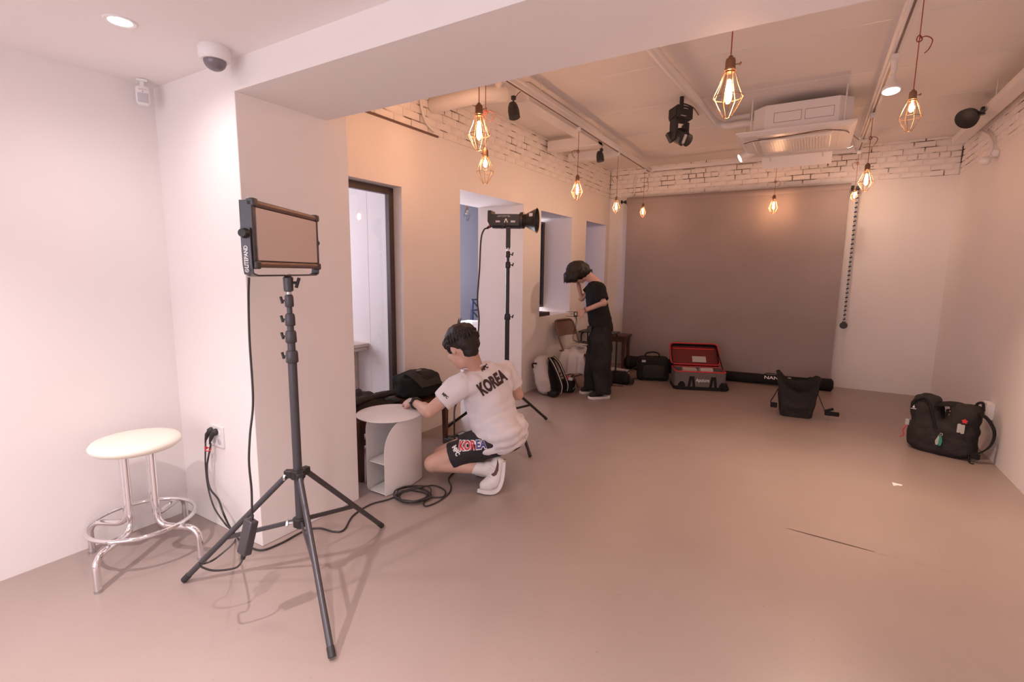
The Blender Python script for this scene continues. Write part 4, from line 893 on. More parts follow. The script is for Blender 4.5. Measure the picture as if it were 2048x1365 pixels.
for y in (ya, ya + 0.45, yb2): part(t, 'post', MB().box((xr_ - 0.02, y - 0.02, 0.0), (xr_ + 0.02, y + 0.02, zt1)), M['navy'], None)
part(t, 'diagonal', MB().tube([V((xr_, ya, zt1)), V((xr_, ya + 0.45, zt1 - 0.34))], 0.012, 6).tube([V((xr_, ya, zt1 - 0.17)), V((xr_, ya + 0.45, zt1 - 0.5))], 0.012, 6), M['navy'])
c = onx(941, 642, -4.35); t = thing('white_plinth', (c.x, c.y, 0), 'white plinth standing in front of the stair railing', 'plinth')
part(t, 'column', MB().cbox((c.x, c.y, c.z / 2 - 0.02), (0.17, 0.17, c.z - 0.04)), M['whiteplastic'], None, bevel=0.01)
part(t, 'cap', MB().cbox((c.x, c.y, c.z - 0.02), (0.22, 0.22, 0.04)), M['whiteplastic'], None, bevel=0.006)

# ================================================================== LEFT GROUP: side table, bench, bags, stand
# round-topped cream steel side table: narrow U of bent sheet with two shelves
ZS = 0.470; tc_ = V((-2.315, 2.295, 0)); t = thing('side_table', (-2.245, 2.29, 0), 'cream steel side table with round top and open arched shelf', 'side table')
part(t, 'top', MB().lathe([(0.001, ZS - 0.006), (0.214, ZS - 0.006), (0.216, ZS - 0.003), (0.214, ZS), (0.001, ZS)], 56, Matrix.Translation(tc_)), M['tableWhite'], 40)
xl, xr2, yf, yk_ = -2.318, -2.165, 2.092, 2.40
def plate(pts, name):      # outline in (y,z) at an x that bows a little
    return pts
# outer plate facing the room: front edge sweeps back towards the top
def outer(u, v):
    z = 0.004 + (ZS - 0.010) * v
    k = max(0.0, (z - 0.27) / (ZS - 0.27)); y0 = yf + 0.16 * (1 - math.sqrt(max(0.0, 1 - min(1, k) ** 2)))
    y = y0 + (yk_ - y0) * u; x = xr2 + 0.022 * math.sin(math.pi * (y - yf) / (yk_ - yf) * 0.9)
    return (x, y, z)
part(t, 'front_sheet', MB().grid(outer, 18, 22, 0.004), M['tableWhite'], 60)
def inner(u, v):
    z = 0.004 + (ZS - 0.010) * v; k = max(0.0, (z - 0.40) / (ZS - 0.40)); k0 = max(0.0, (0.04 - z) / 0.04)
    y0 = yf - 0.002 + 0.03 * (1 - math.sqrt(max(0.0, 1 - min(1, k) ** 2))) + 0.03 * (1 - math.sqrt(max(0.0, 1 - min(1, k0) ** 2)))
    y = y0 + (yk_ - y0) * u; return (xl - 0.010 * math.sin(math.pi * u), y, z)
part(t, 'rear_sheet', MB().grid(inner, 18, 26, 0.004), M['tableWhite'], 60)
def bend(u, v):
    a = math.pi * u; r = (xr2 - xl) / 2; return (xl + r - r * math.cos(a) + 0.0, yk_ + r * math.sin(a), 0.004 + (ZS - 0.010) * v)
part(t, 'bent_end', MB().grid(bend, 14, 2, 0.004), M['tableWhite'], 60)
for z in (0.205, 0.012):
    part(t, 'shelf', MB().prism([(xl, yf + 0.02), (xl + 0.02, yf), (xr2, yf), (xr2, yk_)] + [((xl + xr2) / 2 + 0.076 * math.cos(a), yk_ + 0.076 * math.sin(a)) for a in [math.pi * k / 8 for k in range(1, 8)]] + [(xl, yk_)], 0.004, Matrix.Translation((0, 0, z))), M['tableWhite'], None)

# dark wooden benches
def bench(x0, x1, y0, y1, h, label, leg=0.042):
    t = thing('wooden_bench', ((x0 + x1) / 2, (y0 + y1) / 2, 0), label, 'bench', 'dark wooden benches')
    part(t, 'top', MB().box((x0, y0, h - 0.028), (x1, y1, h)), M['wood'], None, bevel=0.004)
    for x in (x0 + 0.02, x1 - 0.02 - leg):
        for y in (y0 + 0.02, y1 - 0.02 - leg):
            b = [V((x + 0.006, y + 0.006, 0)), V((x + leg - 0.006, y + 0.006, 0)), V((x + leg - 0.006, y + leg - 0.006, 0)), V((x + 0.006, y + leg - 0.006, 0))]
            tt = [V((x, y, h - 0.028)), V((x + leg, y, h - 0.028)), V((x + leg, y + leg, h - 0.028)), V((x, y + leg, h - 0.028))]
            part(t, 'leg', MB().hexa(b, tt), M['wood'], None, bevel=0.002)
    for y in (y0 + 0.03, y1 - 0.05): part(t, 'apron', MB().box((x0 + 0.05, y, h - 0.10), (x1 - 0.05, y + 0.02, h - 0.028)), M['wood'], None)
    for x in (x0 + 0.03, x1 - 0.05): part(t, 'apron', MB().box((x, y0 + 0.05, h - 0.10), (x + 0.02, y1 - 0.05, h - 0.028)), M['wood'], None)
    return t
HB = 0.425; bench(-2.80, -2.425, 2.13, 3.10, HB, 'dark wooden bench under the tall window with a jacket and a bag on it')
# jacket thrown on the bench
jc = onz(752, 812, HB)
def jacket(u, v):
    x = -2.79 + 0.235 * v; y = 2.16 + 0.50 * u
    e = min(u, 1 - u) * 4; e2 = min(v, 1 - v) * 4; k = min(1, e) * min(1, e2)
    z = HB + 0.012 + k * (0.105 * math.exp(-((u - 0.45) ** 2) / 0.07) * (0.5 + 0.6 * (1 - v)) + 0.030 * noise.noise(V((u * 5, v * 4, 3))) + 0.018 * abs(math.sin(u * 14 + v * 6)))
    return (x + 0.02 * noise.noise(V((u * 4, v * 4, 9))), y + 0.02 * noise.noise(V((u * 4, v * 4, 5))), max(z, HB + 0.006))
t = thing('jacket', (-2.61, 2.41, HB), 'crumpled charcoal jacket lying on the wooden bench behind the side table', 'jacket')
part(t, 'body', MB().grid(jacket, 34, 22, 0.005), M['fabric2'], 70)
def sleeve(u, v):
    p = V((-2.60 - 0.03 * math.sin(u * 3), 2.20 + 0.42 * u, HB + 0.075)); r = 0.036 - 0.010 * u; a = 2 * math.pi * v
    return p + V((r * 1.3 * math.cos(a), 0, max(-0.028, r * math.sin(a) * 0.8))) + V((0, 0, 0.008 * noise.noise(V((u * 9, a, 0)))))
part(t, 'sleeve', MB().grid(sleeve, 20, 12, 0.0), M['fabric2'], 80)
# black bag on the bench
bcx = V((-2.60, 2.885, HB)); t = thing('black_bag', bcx, 'soft black bag with a loose strap slumped on the wooden bench', 'bag')
def bagring(z, kx, ky, dx=0.0, dy=0.0): return [bcx + V((x * kx + dx, y * ky + dy, z)) for x, y in rect_round(0.28, 0.36, 0.10, 5)]
mb = MB().loft([bagring(0.004, 0.86, 0.86), bagring(0.03, 1.0, 1.0), bagring(0.10, 1.0, 1.0, 0.0, -0.01), bagring(0.16, 0.92, 0.95, -0.01, -0.01), bagring(0.180, 0.70, 0.80, -0.02, 0.02), bagring(0.195, 0.40, 0.55, -0.03, 0.04)])
me = blob(mb, 'body', M['fabric'], 0.012, 5, 0.022, 9, 2.0, cut=[(bcx + V((0, 0, 0.003)), V((0, 0, -1)))]); part(t, 'body', shift(me, bcx), M['fabric'])
pts = smoothpath([bcx + V((0.10, 0.17, 0.05)), bcx + V((0.15, 0.20, 0.04)), bcx + V((0.19, 0.21, 0.055)), bcx + V((0.20, 0.22, 0.085))], 6)
part(t, 'strap', MB().strip(pts, 0.035, 0.008, V((0.2, 1, 0))), M['fabric'], 60)
part(t, 'flap', MB().grid(lambda u, v: bcx + V((-0.02 + 0.20 * u, -0.15 + 0.24 * v, 0.200 - 0.09 * u * u + 0.012 * noise.noise(V((u * 4, v * 5, 1))))), 10, 10, 0.006), M['fabric2'], 70)
part(t, 'zip_tag', MB().cbox(bcx + V((0.03, -0.02, 0.206)), (0.012, 0.05, 0.006)), M['steel'], None)

# control box on the floor by the bench leg
c = onz(915, 893); d = (onz(935, 873) - onz(893, 891)); d.z = 0; d.normalize(); s = V((d.y, -d.x, 0)); c = onz(917, 888); bm_ = mx_from(c, d, V((0, 0, 1)).cross(d), V((0, 0, 1)))
t = thing('control_box', c, 'black ballast box with buttons on the floor behind the crouching person', 'control box')
part(t, 'housing', MB().cbox((0, 0, 0.035), (0.24, 0.11, 0.07), bm_), M['greymetal'], bevel=0.005)
part(t, 'screen', MB().cbox((0.05, 0.0, 0.071), (0.07, 0.05, 0.003), bm_), M['lavender'], None)
part(t, 'knob', MB().lathe([(0.001, 0.069), (0.014, 0.069), (0.013, 0.084), (0.001, 0.085)], 14, bm_ @ Matrix.Translation((-0.02, 0, 0))), M['black'])
for k in range(4): part(t, 'button', MB().cbox((-0.05 - 0.017 * k, -0.02 + 0.04 * (k % 2), 0.071), (0.011, 0.011, 0.005), bm_), M['greytag'], None)
part(t, 'handle', MB().tube(smoothpath([bm_ @ V((-0.09, -0.04, 0.068)), bm_ @ V((-0.09, -0.03, 0.085)), bm_ @ V((-0.09, 0.03, 0.085)), bm_ @ V((-0.09, 0.04, 0.068))], 4), 0.005, 8), M['black'])

# second stand with the COB studio light
f2 = [onz(1060, 916), onz(1092, 841), onz(897, 856)]; S2 = dep(1014.6, 640, 4.155); S2.z = 0
z2 = lambda y: zat(S2, y)
light_stand('light_stand', S2, f2, z2(775), z2(822), z2(492), 'black light stand behind the crouching person carrying the round studio light', 0.0190, 'blackmetal',
            sections=[(z2(628), 0.0190), (z2(524), 0.0155), (z2(503), 0.012)], brace=0.55, knob_dir=CR)
Ld = (CR * 0.965 - CF * 0.26); Ld.z = -0.02; Ld.normalize(); Ls = V((0, 0, 1)).cross(Ld).normalized(); Lu = Ld.cross(Ls)
LD = 4.155; lc = dep(1015, 441, LD); lm = mx_from(lc, Ld, Ls, Lu); k2 = LD / FPX
t = thing('studio_light', V((S2.x, S2.y, z2(497))), 'black COB studio light with a flared metal reflector on its stand', 'studio light')
part(t, 'body', MB().prism([(-38 * k2, 13 * k2), (-38 * k2, -4 * k2), (-33 * k2, -12 * k2), (28 * k2, -12 * k2), (28 * k2, 11 * k2), (-30 * k2, 11 * k2), (-30 * k2, 18 * k2), (-38 * k2, 18 * k2)], 0.115, lm @ Matrix.Translation((0, 0.0575, 0)) @ Matrix.Rotation(math.pi / 2, 4, 'X')), M['blackmetal'], None, bevel=0.004)
part(t, 'top_panel', MB().cbox((-4 * k2, -0.058, 6.5 * k2), (52 * k2, 0.002, 7 * k2), lm), M['black'], None)
part(t, 'base_rail', MB().cbox((-2 * k2, 0, -14 * k2), (56 * k2, 0.06, 4 * k2), lm), M['black'], None, bevel=0.003)
part(t, 'mount_ring', MB().lathe([(0.03, 0), (0.066, 0.0), (0.068, 0.006), (0.068, 0.030), (0.052, 0.036), (0.05, 0.045)], 28, lm @ Matrix.Translation((27 * k2, 0, 0)) @ Matrix.Rotation(math.pi / 2, 4, 'Y')), M['black'], 40)
part(t, 'reflector', MB().lathe([(0.050, 0.040), (0.056, 0.050), (0.098, 0.138), (0.104, 0.140), (0.100, 0.141), (0.094, 0.134), (0.050, 0.052)], 36, lm @ Matrix.Translation((27 * k2, 0, 0)) @ Matrix.Rotation(math.pi / 2, 4, 'Y')), M['blackmetal'], 50)
part(t, 'reflector_label', MB().cbox((52 * k2, -0.083, 6.5 * k2 + 0.01), (7 * k2, 0.002, 6 * k2), lm @ Matrix.Rotation(0.0, 4, 'Z')), M['lavender'], None)
ark = part(t, 'yoke_handle', MB().tube([lm @ V((1 * k2, 0, -14 * k2)), V((S2.x, S2.y, z2(497)))], 0.017, 12), M['blackmetal'], 60)
part(ark, 'handle_grip', MB().cbox((0, 0, 0), (9 * k2, 9 * k2, 40 * k2), mx_from(V((S2.x, S2.y, (lc.z - 14 * k2 + z2(497)) / 2)), CR, V((-CR.y, CR.x, 0)), (0, 0, 1))), M['black'], None, bevel=0.006)
kp = lm @ V((1 * k2, -0.062, -8 * k2)); part(t, 'tilt_lever', MB().tube([kp + Ls * 0.01, kp], 0.018, 12).tube([kp, kp - Ld * 9 * k2 - V((0, 0, 9 * k2))], 0.008, 8), M['black'])
part(t, 'logo_disc', MB().lathe([(0.001, 0), (0.034, 0), (0.034, 0.004), (0.001, 0.004)], 22, mx_from(lm @ V((1 * k2, -0.0575, -2 * k2)), Ld, Lu, -Ls)), M['black'])
part(t, 'logo_mark', lay(poly_bm([[(-0.017, -0.016), (-0.010, -0.016), (0.0, 0.008), (0.0, 0.018), (-0.004, 0.018)], [(0.017, -0.016), (0.004, 0.018), (0.0, 0.018), (0.0, 0.008), (0.010, -0.016)]]), lm @ V((1 * k2, -0.0625, -2 * k2)), Ld, Lu, 0.001), M['printwhite'], None)
part(t, 'lettering', text_mb('LIGHT STORM 300x', 0.020, lm @ V((-4 * k2, -0.0595, 6.5 * k2)), Ld, Lu, lift=0.0012, width=26 * k2), M['lavender'], None)
for x in (-16, 15): part(t, 'sticker', MB().cbox((x * k2, -0.0585, -3.5 * k2), (9 * k2, 0.0015, 3.5 * k2), lm), M['lavender'], None)
cp = lm @ V((-33 * k2, 0, -10 * k2))
part(t, 'cable_plug', MB().tube([cp, cp - Ld * 10 * k2 - V((0, 0, 6 * k2))], [0.014, 0.009], 10), M['black'])
part(t, 'plug_ring', MB().tube([cp - Ld * 3 * k2 - V((0, 0, 1.5 * k2)), cp - Ld * 4.5 * k2 - V((0, 0, 2.3 * k2))], 0.0155, 12), M['red'])
q0 = cp - Ld * 10 * k2 - V((0, 0, 6 * k2)); cable_end = onz(909, 884, 0.075)
P = [q0, dep(968, 460, LD), dep(962, 480, LD - 0.02), dep(959, 540, LD - 0.03), dep(955, 600, LD - 0.03), dep(958, 640, LD - 0.04), dep(953, 700, LD - 0.08), dep(945, 760, LD - 0.2), dep(924, 790, LD - 0.4), dep(910, 815, LD - 0.55), dep(908.5, 850, LD - 0.65), cable_end]
solo('head_cable', MB().tube(smoothpath(P, 8), 0.0068, 8), M['cable'], 'black cable hanging from the back of the round studio light to the control box', 'cable', smooth=80, org=cable_end)

# ================================================================== FAR LEFT CORNER: chair, bench, bags
# folding chair against the wall, facing into the room
def folding_chair():
    c = V((-2.46, 5.68, 0)); fd = V((0.98, -0.17, 0)).normalized(); sd = V((-fd.y, fd.x, 0)); m = M['brownmetal']
    t = thing('folding_chair', c, 'brown metal folding chair leaning its back to the wall, a pale shirt on its seat', 'chair')
    def q(f, s, z): return c + fd * f + sd * s + V((0, 0, z))
    w = 0.205
    for s in (-w, w):
        part(t, 'front_leg_frame', MB().tube(smoothpath([q(-0.215, s * 0.86, 0.79), q(-0.19, s * 0.97, 0.74), q(-0.10, s, 0.52), q(0.03, s, 0.28), q(0.17, s, 0.010)], 5), 0.0115, 10), m, 60)
        part(t, 'rear_leg', MB().tube([q(0.05, s * 0.86, 0.44), q(-0.05, s * 0.86, 0.28), q(-0.20, s * 0.86, 0.010)], 0.0105, 10), m, 60)
    part(t, 'top_rail', MB().tube(smoothpath([q(-0.215, -w * 0.86, 0.79), q(-0.225, -w * 0.6, 0.805), q(-0.225, w * 0.6, 0.805), q(-0.215, w * 0.86, 0.79)], 5), 0.0115, 10), m, 60)
    part(t, 'backrest', MB().grid(lambda u, v: q(-0.222 + 0.075 * v + 0.028 * (1 - (2 * u - 1) ** 2) * -1, -w * 0.93 + 2 * w * 0.93 * u, 0.80 - 0.19 * v), 12, 4, 0.006), m, 60)
    part(t, 'seat', MB().loft([[q(x * 1.0 + 0.02, y, z) for x, y in rect_round(0.36, 0.38, 0.05, 4)] for z in (0.425, 0.437)]), m, None, bevel=0.004)
    part(t, 'crossbar', MB().tube([q(-0.15, -w * 0.86, 0.09), q(-0.15, w * 0.86, 0.09)], 0.008, 8), m)
    part(t, 'crossbar', MB().tube([q(0.10, -w, 0.14), q(0.10, w, 0.14)], 0.008, 8), m)
    return c, fd, sd, q
CH, FD, SD, cq = folding_chair()
# shirt over the seat, hanging down in front
def shirt(u, v):
    f = -0.06 + 0.30 * v; L = 0.58 * u; w = max(0.0, L - 0.31)
    if L < 0.32: sd_, z = 0.115 - L, 0.447 + 0.030 * noise.noise(V((u * 7, v * 5, 2))) + 0.055 * math.exp(-((v - 0.45) ** 2) / 0.08) * math.sin(math.pi * min(1, L / 0.32))
    else: sd_, z = -0.205 - 0.03 * math.sin(min(1, (L - 0.32) / 0.05) * math.pi / 2) - 0.02 * (L - 0.32), 0.447 - (L - 0.32)
    k = min(1, w * 8); sd_ -= 0.020 * math.sin(v * 15 + u * 2) * k + 0.012 * k; z += 0.05 * noise.noise(V((v * 3, 0, 7))) * k
    return cq(f + 0.05 * k * (v - 0.4), sd_, max(z, 0.440) if L < 0.31 else z)
t = thing('draped_shirt', cq(0.1, 0, 0.44), 'crumpled pale shirt draped over the seat of the brown folding chair', 'shirt')
part(t, 'cloth', MB().grid(shirt, 36, 30, 0.004), mat('pale_shirt', (0.70, 0.64, 0.61), 0.85, bump=0.2, bscale=20), 75)
part(t, 'collar', MB().tube(smoothpath([cq(-0.02, -0.10, 0.49), cq(0.05, -0.13, 0.52), cq(0.10, -0.06, 0.53), cq(0.04, 0.0, 0.52)], 6), 0.010, 8), M['palefabric'])
c = cq(0.09, 0.06, 0.530); ct = MB()
for k in range(3): ct.tube([c + FD * ((0.065 - 0.008 * k) * math.cos(a)) + SD * ((0.05 - 0.006 * k) * math.sin(a)) + V((0, 0, 0.006 * k + 0.004 * math.sin(3 * a))) for a in [2 * math.pi * j / 20 for j in range(20)]], 0.005, 6, closed=True)
solo('cable_bundle', ct, M['cable'], 'small bundle of dark cable lying on the pale draped shirt', 'cable', smooth=80)
c = cq(0.14, -0.10, 0.525); solo('grey_card', MB().cbox((0, 0, 0), (0.10, 0.13, 0.012), mx_from(c, FD, SD, V((0.2, 0.1, 1)))), M['greytag'], 'flat grey card on the draped shirt beside the cable bundle', 'card', smooth=None, bevel=0.002)
# low black tube table and second bench behind the standing person
zt2 = 0.60; tq = [onz(1156, 662.5, zt2), onz(1225, 669, zt2), onz(1241, 664, zt2), onz(1171, 658, zt2)]
tcn = (tq[0] + tq[2]) / 2; tcn.z = 0; t = thing('black_table', tcn, 'low black table with a thin top and bent tube legs behind the standing person', 'table')
part(t, 'top', MB().hexa([p - V((0, 0, 0.014)) for p in tq], tq), M['black'], None, bevel=0.004)
for a_, b_ in ((tq[0].lerp(tq[2], 0.08), tq[3].lerp(tq[1], 0.10)), (tq[1].lerp(tq[3], 0.08), tq[2].lerp(tq[0], 0.08))):
    g = lambda p, z: V((p.x, p.y, z)); d_ = (b_ - a_).normalized()
    part(t, 'leg', MB().tube(smoothpath([g(a_, 0.0), g(a_, 0.48), g(a_ + d_ * 0.012, 0.55), g(a_ + d_ * 0.05, 0.574), g(b_ - d_ * 0.05, 0.574), g(b_ - d_ * 0.012, 0.55), g(b_, 0.48), g(b_, 0.0)], 5), 0.011, 10), M['black'], 60)
bench(-2.68, -2.24, 6.92, 7.22, 0.50, 'dark wooden bench in the corner between the wall and the backdrop')
# black bag standing below the shirt, small bag with rolls, white carton, rod
c = V((-2.09, 5.56, 0)); t = thing('black_bag', c, 'black bag standing under the draped shirt behind the standing person', 'bag')
mb = MB().loft([[c + V((x * k, y * k, z)) + FD * dx for x, y in rect_round(0.26, 0.26, 0.08, 5)] for z, k, dx in ((0.003, 0.8, 0), (0.05, 1.0, 0), (0.17, 1.0, 0.0), (0.27, 0.85, -0.01), (0.32, 0.5, -0.02))])
part(t, 'body', shift(blob(mb, 'body', M['fabric'], 0.012, 5, 0.018, 9, 4.0, cut=[(c + V((0, 0, 0.002)), V((0, 0, -1)))]), c), M['fabric'])
part(t, 'buckle', MB().tube([c + V((-0.02, -0.16, 0.015)), c + V((0.05, -0.20, 0.012))], 0.012, 8), M['greytag'])
part(t, 'strap', MB().strip(smoothpath([c + V((0.02, -0.12, 0.22)), c + V((0.0, -0.15, 0.12)), c + V((-0.02, -0.17, 0.02))], 5), 0.03, 0.006), M['fabric2'])
c = onz(1240, 764); c = V((-2.02, 6.05, 0)); t = thing('black_bag', c, 'small black bag with a rolled strap lying beside the feet of the standing person', 'bag')
mb = MB().loft([[c + V((x * k, y * k, z)) for x, y in rect_round(0.30, 0.20, 0.06, 5)] for z, k in ((0.003, 0.85), (0.04, 1.0), (0.10, 0.95), (0.15, 0.6))])
part(t, 'body', shift(blob(mb, 'body', M['fabric'], 0.012, 5, 0.014, 11, 6.0, cut=[(c + V((0, 0, 0.002)), V((0, 0, -1)))]), c), M['fabric'])
part(t, 'strap_roll', MB().lathe([(0.012, 0), (0.036, 0), (0.036, 0.03), (0.012, 0.03)], 18, mx_from(c + V((0.17, -0.06, 0.05)), (0.5, 0.87, 0), (0, 0, 1), (0.87, -0.5, 0))), M['black'])
c = onz(1241, 748); solo('white_carton', MB().cbox((0, 0, 0.03), (0.26, 0.09, 0.06), mx_from(c + V((-0.03, 0.04, 0)), (0.93, -0.2, 0), (0.2, 0.93, 0), (0, 0, 1))), M['whiteplastic'], 'long white carton on the floor beside the small black bag', 'carton', smooth=None, bevel=0.003)
p, q = onz(1216, 771, 0.006), onz(1247, 773, 0.006); solo('thin_rod', MB().tube([p, q], 0.005, 8), M['black'], 'thin black rod lying on the floor next to the small black bag', 'rod')

# pale backpack leaning on the wall
c = V((-2.53, 5.06, 0)); t = thing('pale_backpack', c, 'pale grey backpack with black straps leaning against the wall', 'backpack')
lean = V((-0.10, 0.02, 0)); 
def bp(z, kx, ky, off): return [c + V((x * kx, y * ky, z)) + off for x, y in rect_round(0.20, 0.32, 0.085, 5)]
mb = MB().loft([bp(0.01, 0.7, 0.8, V((0, 0, 0))), bp(0.05, 1.0, 1.0, V((-0.005, 0, 0))), bp(0.18, 1.1, 1.05, lean * 0.35), bp(0.30, 1.0, 1.0, lean * 0.7), bp(0.39, 0.75, 0.8, lean * 0.9), bp(0.43, 0.4, 0.45, lean)])
part(t, 'body', shift(blob(mb, 'body', M['palefabric'], 0.010, 6, 0.010, 9, 1.0, cut=[(c + V((0, 0, 0.003)), V((0, 0, -1)))]), c), M['palefabric'])
def bpanel(u, v):
    z = 0.03 + 0.40 * v; w = 0.115 * math.sin(math.pi * min(1, 0.25 + 0.75 * (1 - v) ** 0.6)) ; w = 0.12 * (1 - max(0, v - 0.6) * 1.6)
    return c + V((0.115 - 0.10 * v, 0, z)) + V((0.02 * math.sin(math.pi * u), (u - 0.5) * 2 * w, 0))
part(t, 'back_panel', MB().grid(bpanel, 12, 14, 0.012), M['fabric'], 60)
for s, k in ((-0.07, 1.0), (0.07, 0.9)):
    P = smoothpath([c + V((0.02, s * 0.7, 0.425)), c + V((0.085, s, 0.36)), c + V((0.15, s, 0.24)), c + V((0.20, s * 1.1, 0.12)), c + V((0.19, s * 1.25, 0.035))], 6)
    st = part(t, 'shoulder_strap', MB().strip(P, 0.050, 0.014, V((0, 1, 0))), M['fabric'], 50)
    part(st, 'strap_stripe', MB().strip([p + V((0.008, -0.006, 0)) for p in P], 0.012, 0.005, V((0, 1, 0))), M['printwhite'], None)
part(t, 'base_pad', MB().cbox(c + V((0.12, -0.13, 0.035)), (0.11, 0.10, 0.05)), M['fabric'], bevel=0.015)
pk = c + V((0.16, 0.18, 0.0))
part(t, 'side_pouch', MB().loft([[pk + V((x, y, z)) for x, y in rect_round(0.15 * k, 0.15 * k, 0.04, 4)] for z, k in ((0.004, 0.85), (0.03, 1.0), (0.12, 1.0), (0.145, 0.92))]), M['fabric'], 60)
part(t, 'pouch_label', lay(poly_bm([[(-0.03, -0.008), (-0.014, -0.020), (0.036, 0.022), (-0.010, -0.006)]]), pk + V((0.075, -0.01, 0.055)), (0.25, 0.95, 0), (0, 0, 1), 0.003), M['printwhite'], None)
part(t, 'pink_packet', MB().cbox(pk + V((-0.01, -0.01, 0.165)), (0.05, 0.012, 0.07), None).cbox(pk + V((0.03, 0.0, 0.15)), (0.05, 0.02, 0.04)), M['pink'], None)
part(t, 'white_packet', MB().cbox(pk + V((0.035, -0.005, 0.150)), (0.045, 0.03, 0.05)), M['printwhite'], None)
part(t, 'top_handle', MB().tube(smoothpath([c + V((-0.10, -0.13, 0.36)), c + V((-0.13, -0.17, 0.36)), c + V((-0.12, -0.17, 0.31))], 5), 0.010, 8), M['fabric'])

# ================================================================== RIGHT GROUP: gear bags on the floor
# black tube bag by the bench
p, q = onz(1250, 738), onz(1352, 752); p = V((-2.28, 7.06, 0.098)); q = V((-1.45, 7.10, 0.098))
t = thing('tube_bag', (p + q) / 2 - V((0, 0, 0.098)), 'black tube bag lying behind the square gear bag', 'bag')
dd = (q - p).normalized()
part(t, 'body', MB().tube([p, p + dd * 0.02, p + dd * 0.05, q - dd * 0.05, q - dd * 0.02, q], [0.06, 0.088, 0.096, 0.096, 0.088, 0.06], 20), M['fabric'], 60)
part(t, 'end_band', MB().tube([p + dd * 0.06, p + dd * 0.09], 0.0985, 20), M['fabric2'], 60)
# square black gear bag
c = (onz(1280, 762) + onz(1332, 763)) / 2; d = (onz(1342, 768) - onz(1292, 767)); d.z = 0; d.normalize(); d = V((0.93, 0.36, 0)).normalized(); n_ = V((d.y, -d.x, 0)); gm = mx_from(c - n_ * 0.13, d, -n_, V((0, 0, 1)))
t = thing('gear_bag', c - n_ * 0.13, 'square padded black gear bag with a top handle and trailing strap', 'bag')
mb = MB().loft([[gm @ V((x * k, y * k, z)) for x, y in rect_round(0.40, 0.27, 0.05, 5)] for z, k in ((0.004, 0.92), (0.03, 1.0), (0.24, 1.0), (0.285, 0.96), (0.30, 0.80))])
part(t, 'body', shift(blob(mb, 'body', M['fabric'], 0.011, 3, 0.006, 10, 3, cut=[(c + V((0, 0, 0.003)), V((0, 0, -1)))]), ORG[t]), M['fabric'])
part(t, 'front_pocket', MB().loft([[gm @ V((x * k, -0.135 - dy, 0.13 + z * k)) for x, z in rect_round(0.28, 0.17, 0.04, 4)] for dy, k in ((-0.01, 1.0), (0.02, 1.0), (0.03, 0.9))]), M['fabric2'], 40)
part(t, 'handle', MB().tube(smoothpath([gm @ V((-0.10, 0, 0.29)), gm @ V((-0.09, 0, 0.345)), gm @ V((0.0, 0, 0.365)), gm @ V((0.07, 0, 0.345)), gm @ V((0.08, 0, 0.29))], 6), 0.010, 8), M['fabric'], 60)
part(t, 'strap', MB().strip(smoothpath([gm @ V((-0.20, -0.02, 0.16)), gm @ V((-0.29, -0.06, 0.12)), gm @ V((-0.35, -0.08, 0.06)), gm @ V((-0.31, -0.10, 0.008)), gm @ V((-0.20, -0.10, 0.02))], 6), 0.032, 0.006, n_), M['fabric2'], 60)
part(t, 'label_patch', MB().cbox((-0.13, -0.138, 0.262), (0.05, 0.004, 0.028), gm), M['greytag'], None)
# grey hard-sided case, lid open, red piping
c0 = onz(1356, 779); c1 = onz(1458, 781); d = (c1 - c0); d.z = 0; CL = 0.60; d = V((0.935, 0.355, 0)).normalized(); n_ = V((d.y, -d.x, 0)); cm_ = mx_from(onz(1400, 782) + n_ * -0.20, d, -n_, V((0, 0, 1)))
t = thing('light_case', cm_.to_translation(), 'grey case with red piping standing open and showing its dark red lining', 'case')
w, dp_, h = CL / 2, 0.18, 0.225
def wallbox(lo, hi): return MB().box(lo, hi, cm_)
part(t, 'bottom', MB().prism(rect_round(2 * w, 2 * dp_, 0.05, 5), 0.02, cm_), M['fabric'], None)
def shell(z0, z1, th):
    o = MB(); out = rect_round(2 * w, 2 * dp_, 0.05, 5); inn = rect_round(2 * w - 2 * th, 2 * dp_ - 2 * th, 0.045, 5); n = len(out)
    vs = [cm_ @ V((x, y, z)) for z in (z0, z1) for x, y in out] + [cm_ @ V((x, y, z)) for z in (z0, z1) for x, y in inn]
    fs = []
    for i in range(n):
        j = (i + 1) % n; fs += [(i, j, n + j, n + i), (2 * n + j, 2 * n + i, 3 * n + i, 3 * n + j), (n + i, n + j, 3 * n + j, 3 * n + i), (j, i, 2 * n + i, 2 * n + j)]
    return o.add(vs, fs)
part(t, 'side_walls', shell(0.018, h, 0.014), M['greyfabric'], 50)
rim = [cm_ @ V((x, y, h)) for x, y in rect_round(2 * w - 0.01, 2 * dp_ - 0.01, 0.05, 5)]
part(t, 'red_piping', MB().tube(rim, 0.009, 6, closed=True), M['red'], 80)
part(t, 'padding', MB().prism(rect_round(2 * w - 0.05, 2 * dp_ - 0.05, 0.04, 4), 0.15, cm_ @ Matrix.Translation((0, 0, 0.02))), M['foam'], None)
part(t, 'lamp_head', MB().tube([cm_ @ V((0.02, 0.0, 0.20)), cm_ @ V((0.17, 0.02, 0.20))], 0.045, 14).cbox((-0.10, 0.02, 0.20), (0.16, 0.14, 0.06), cm_), M['palefabric'], 40)
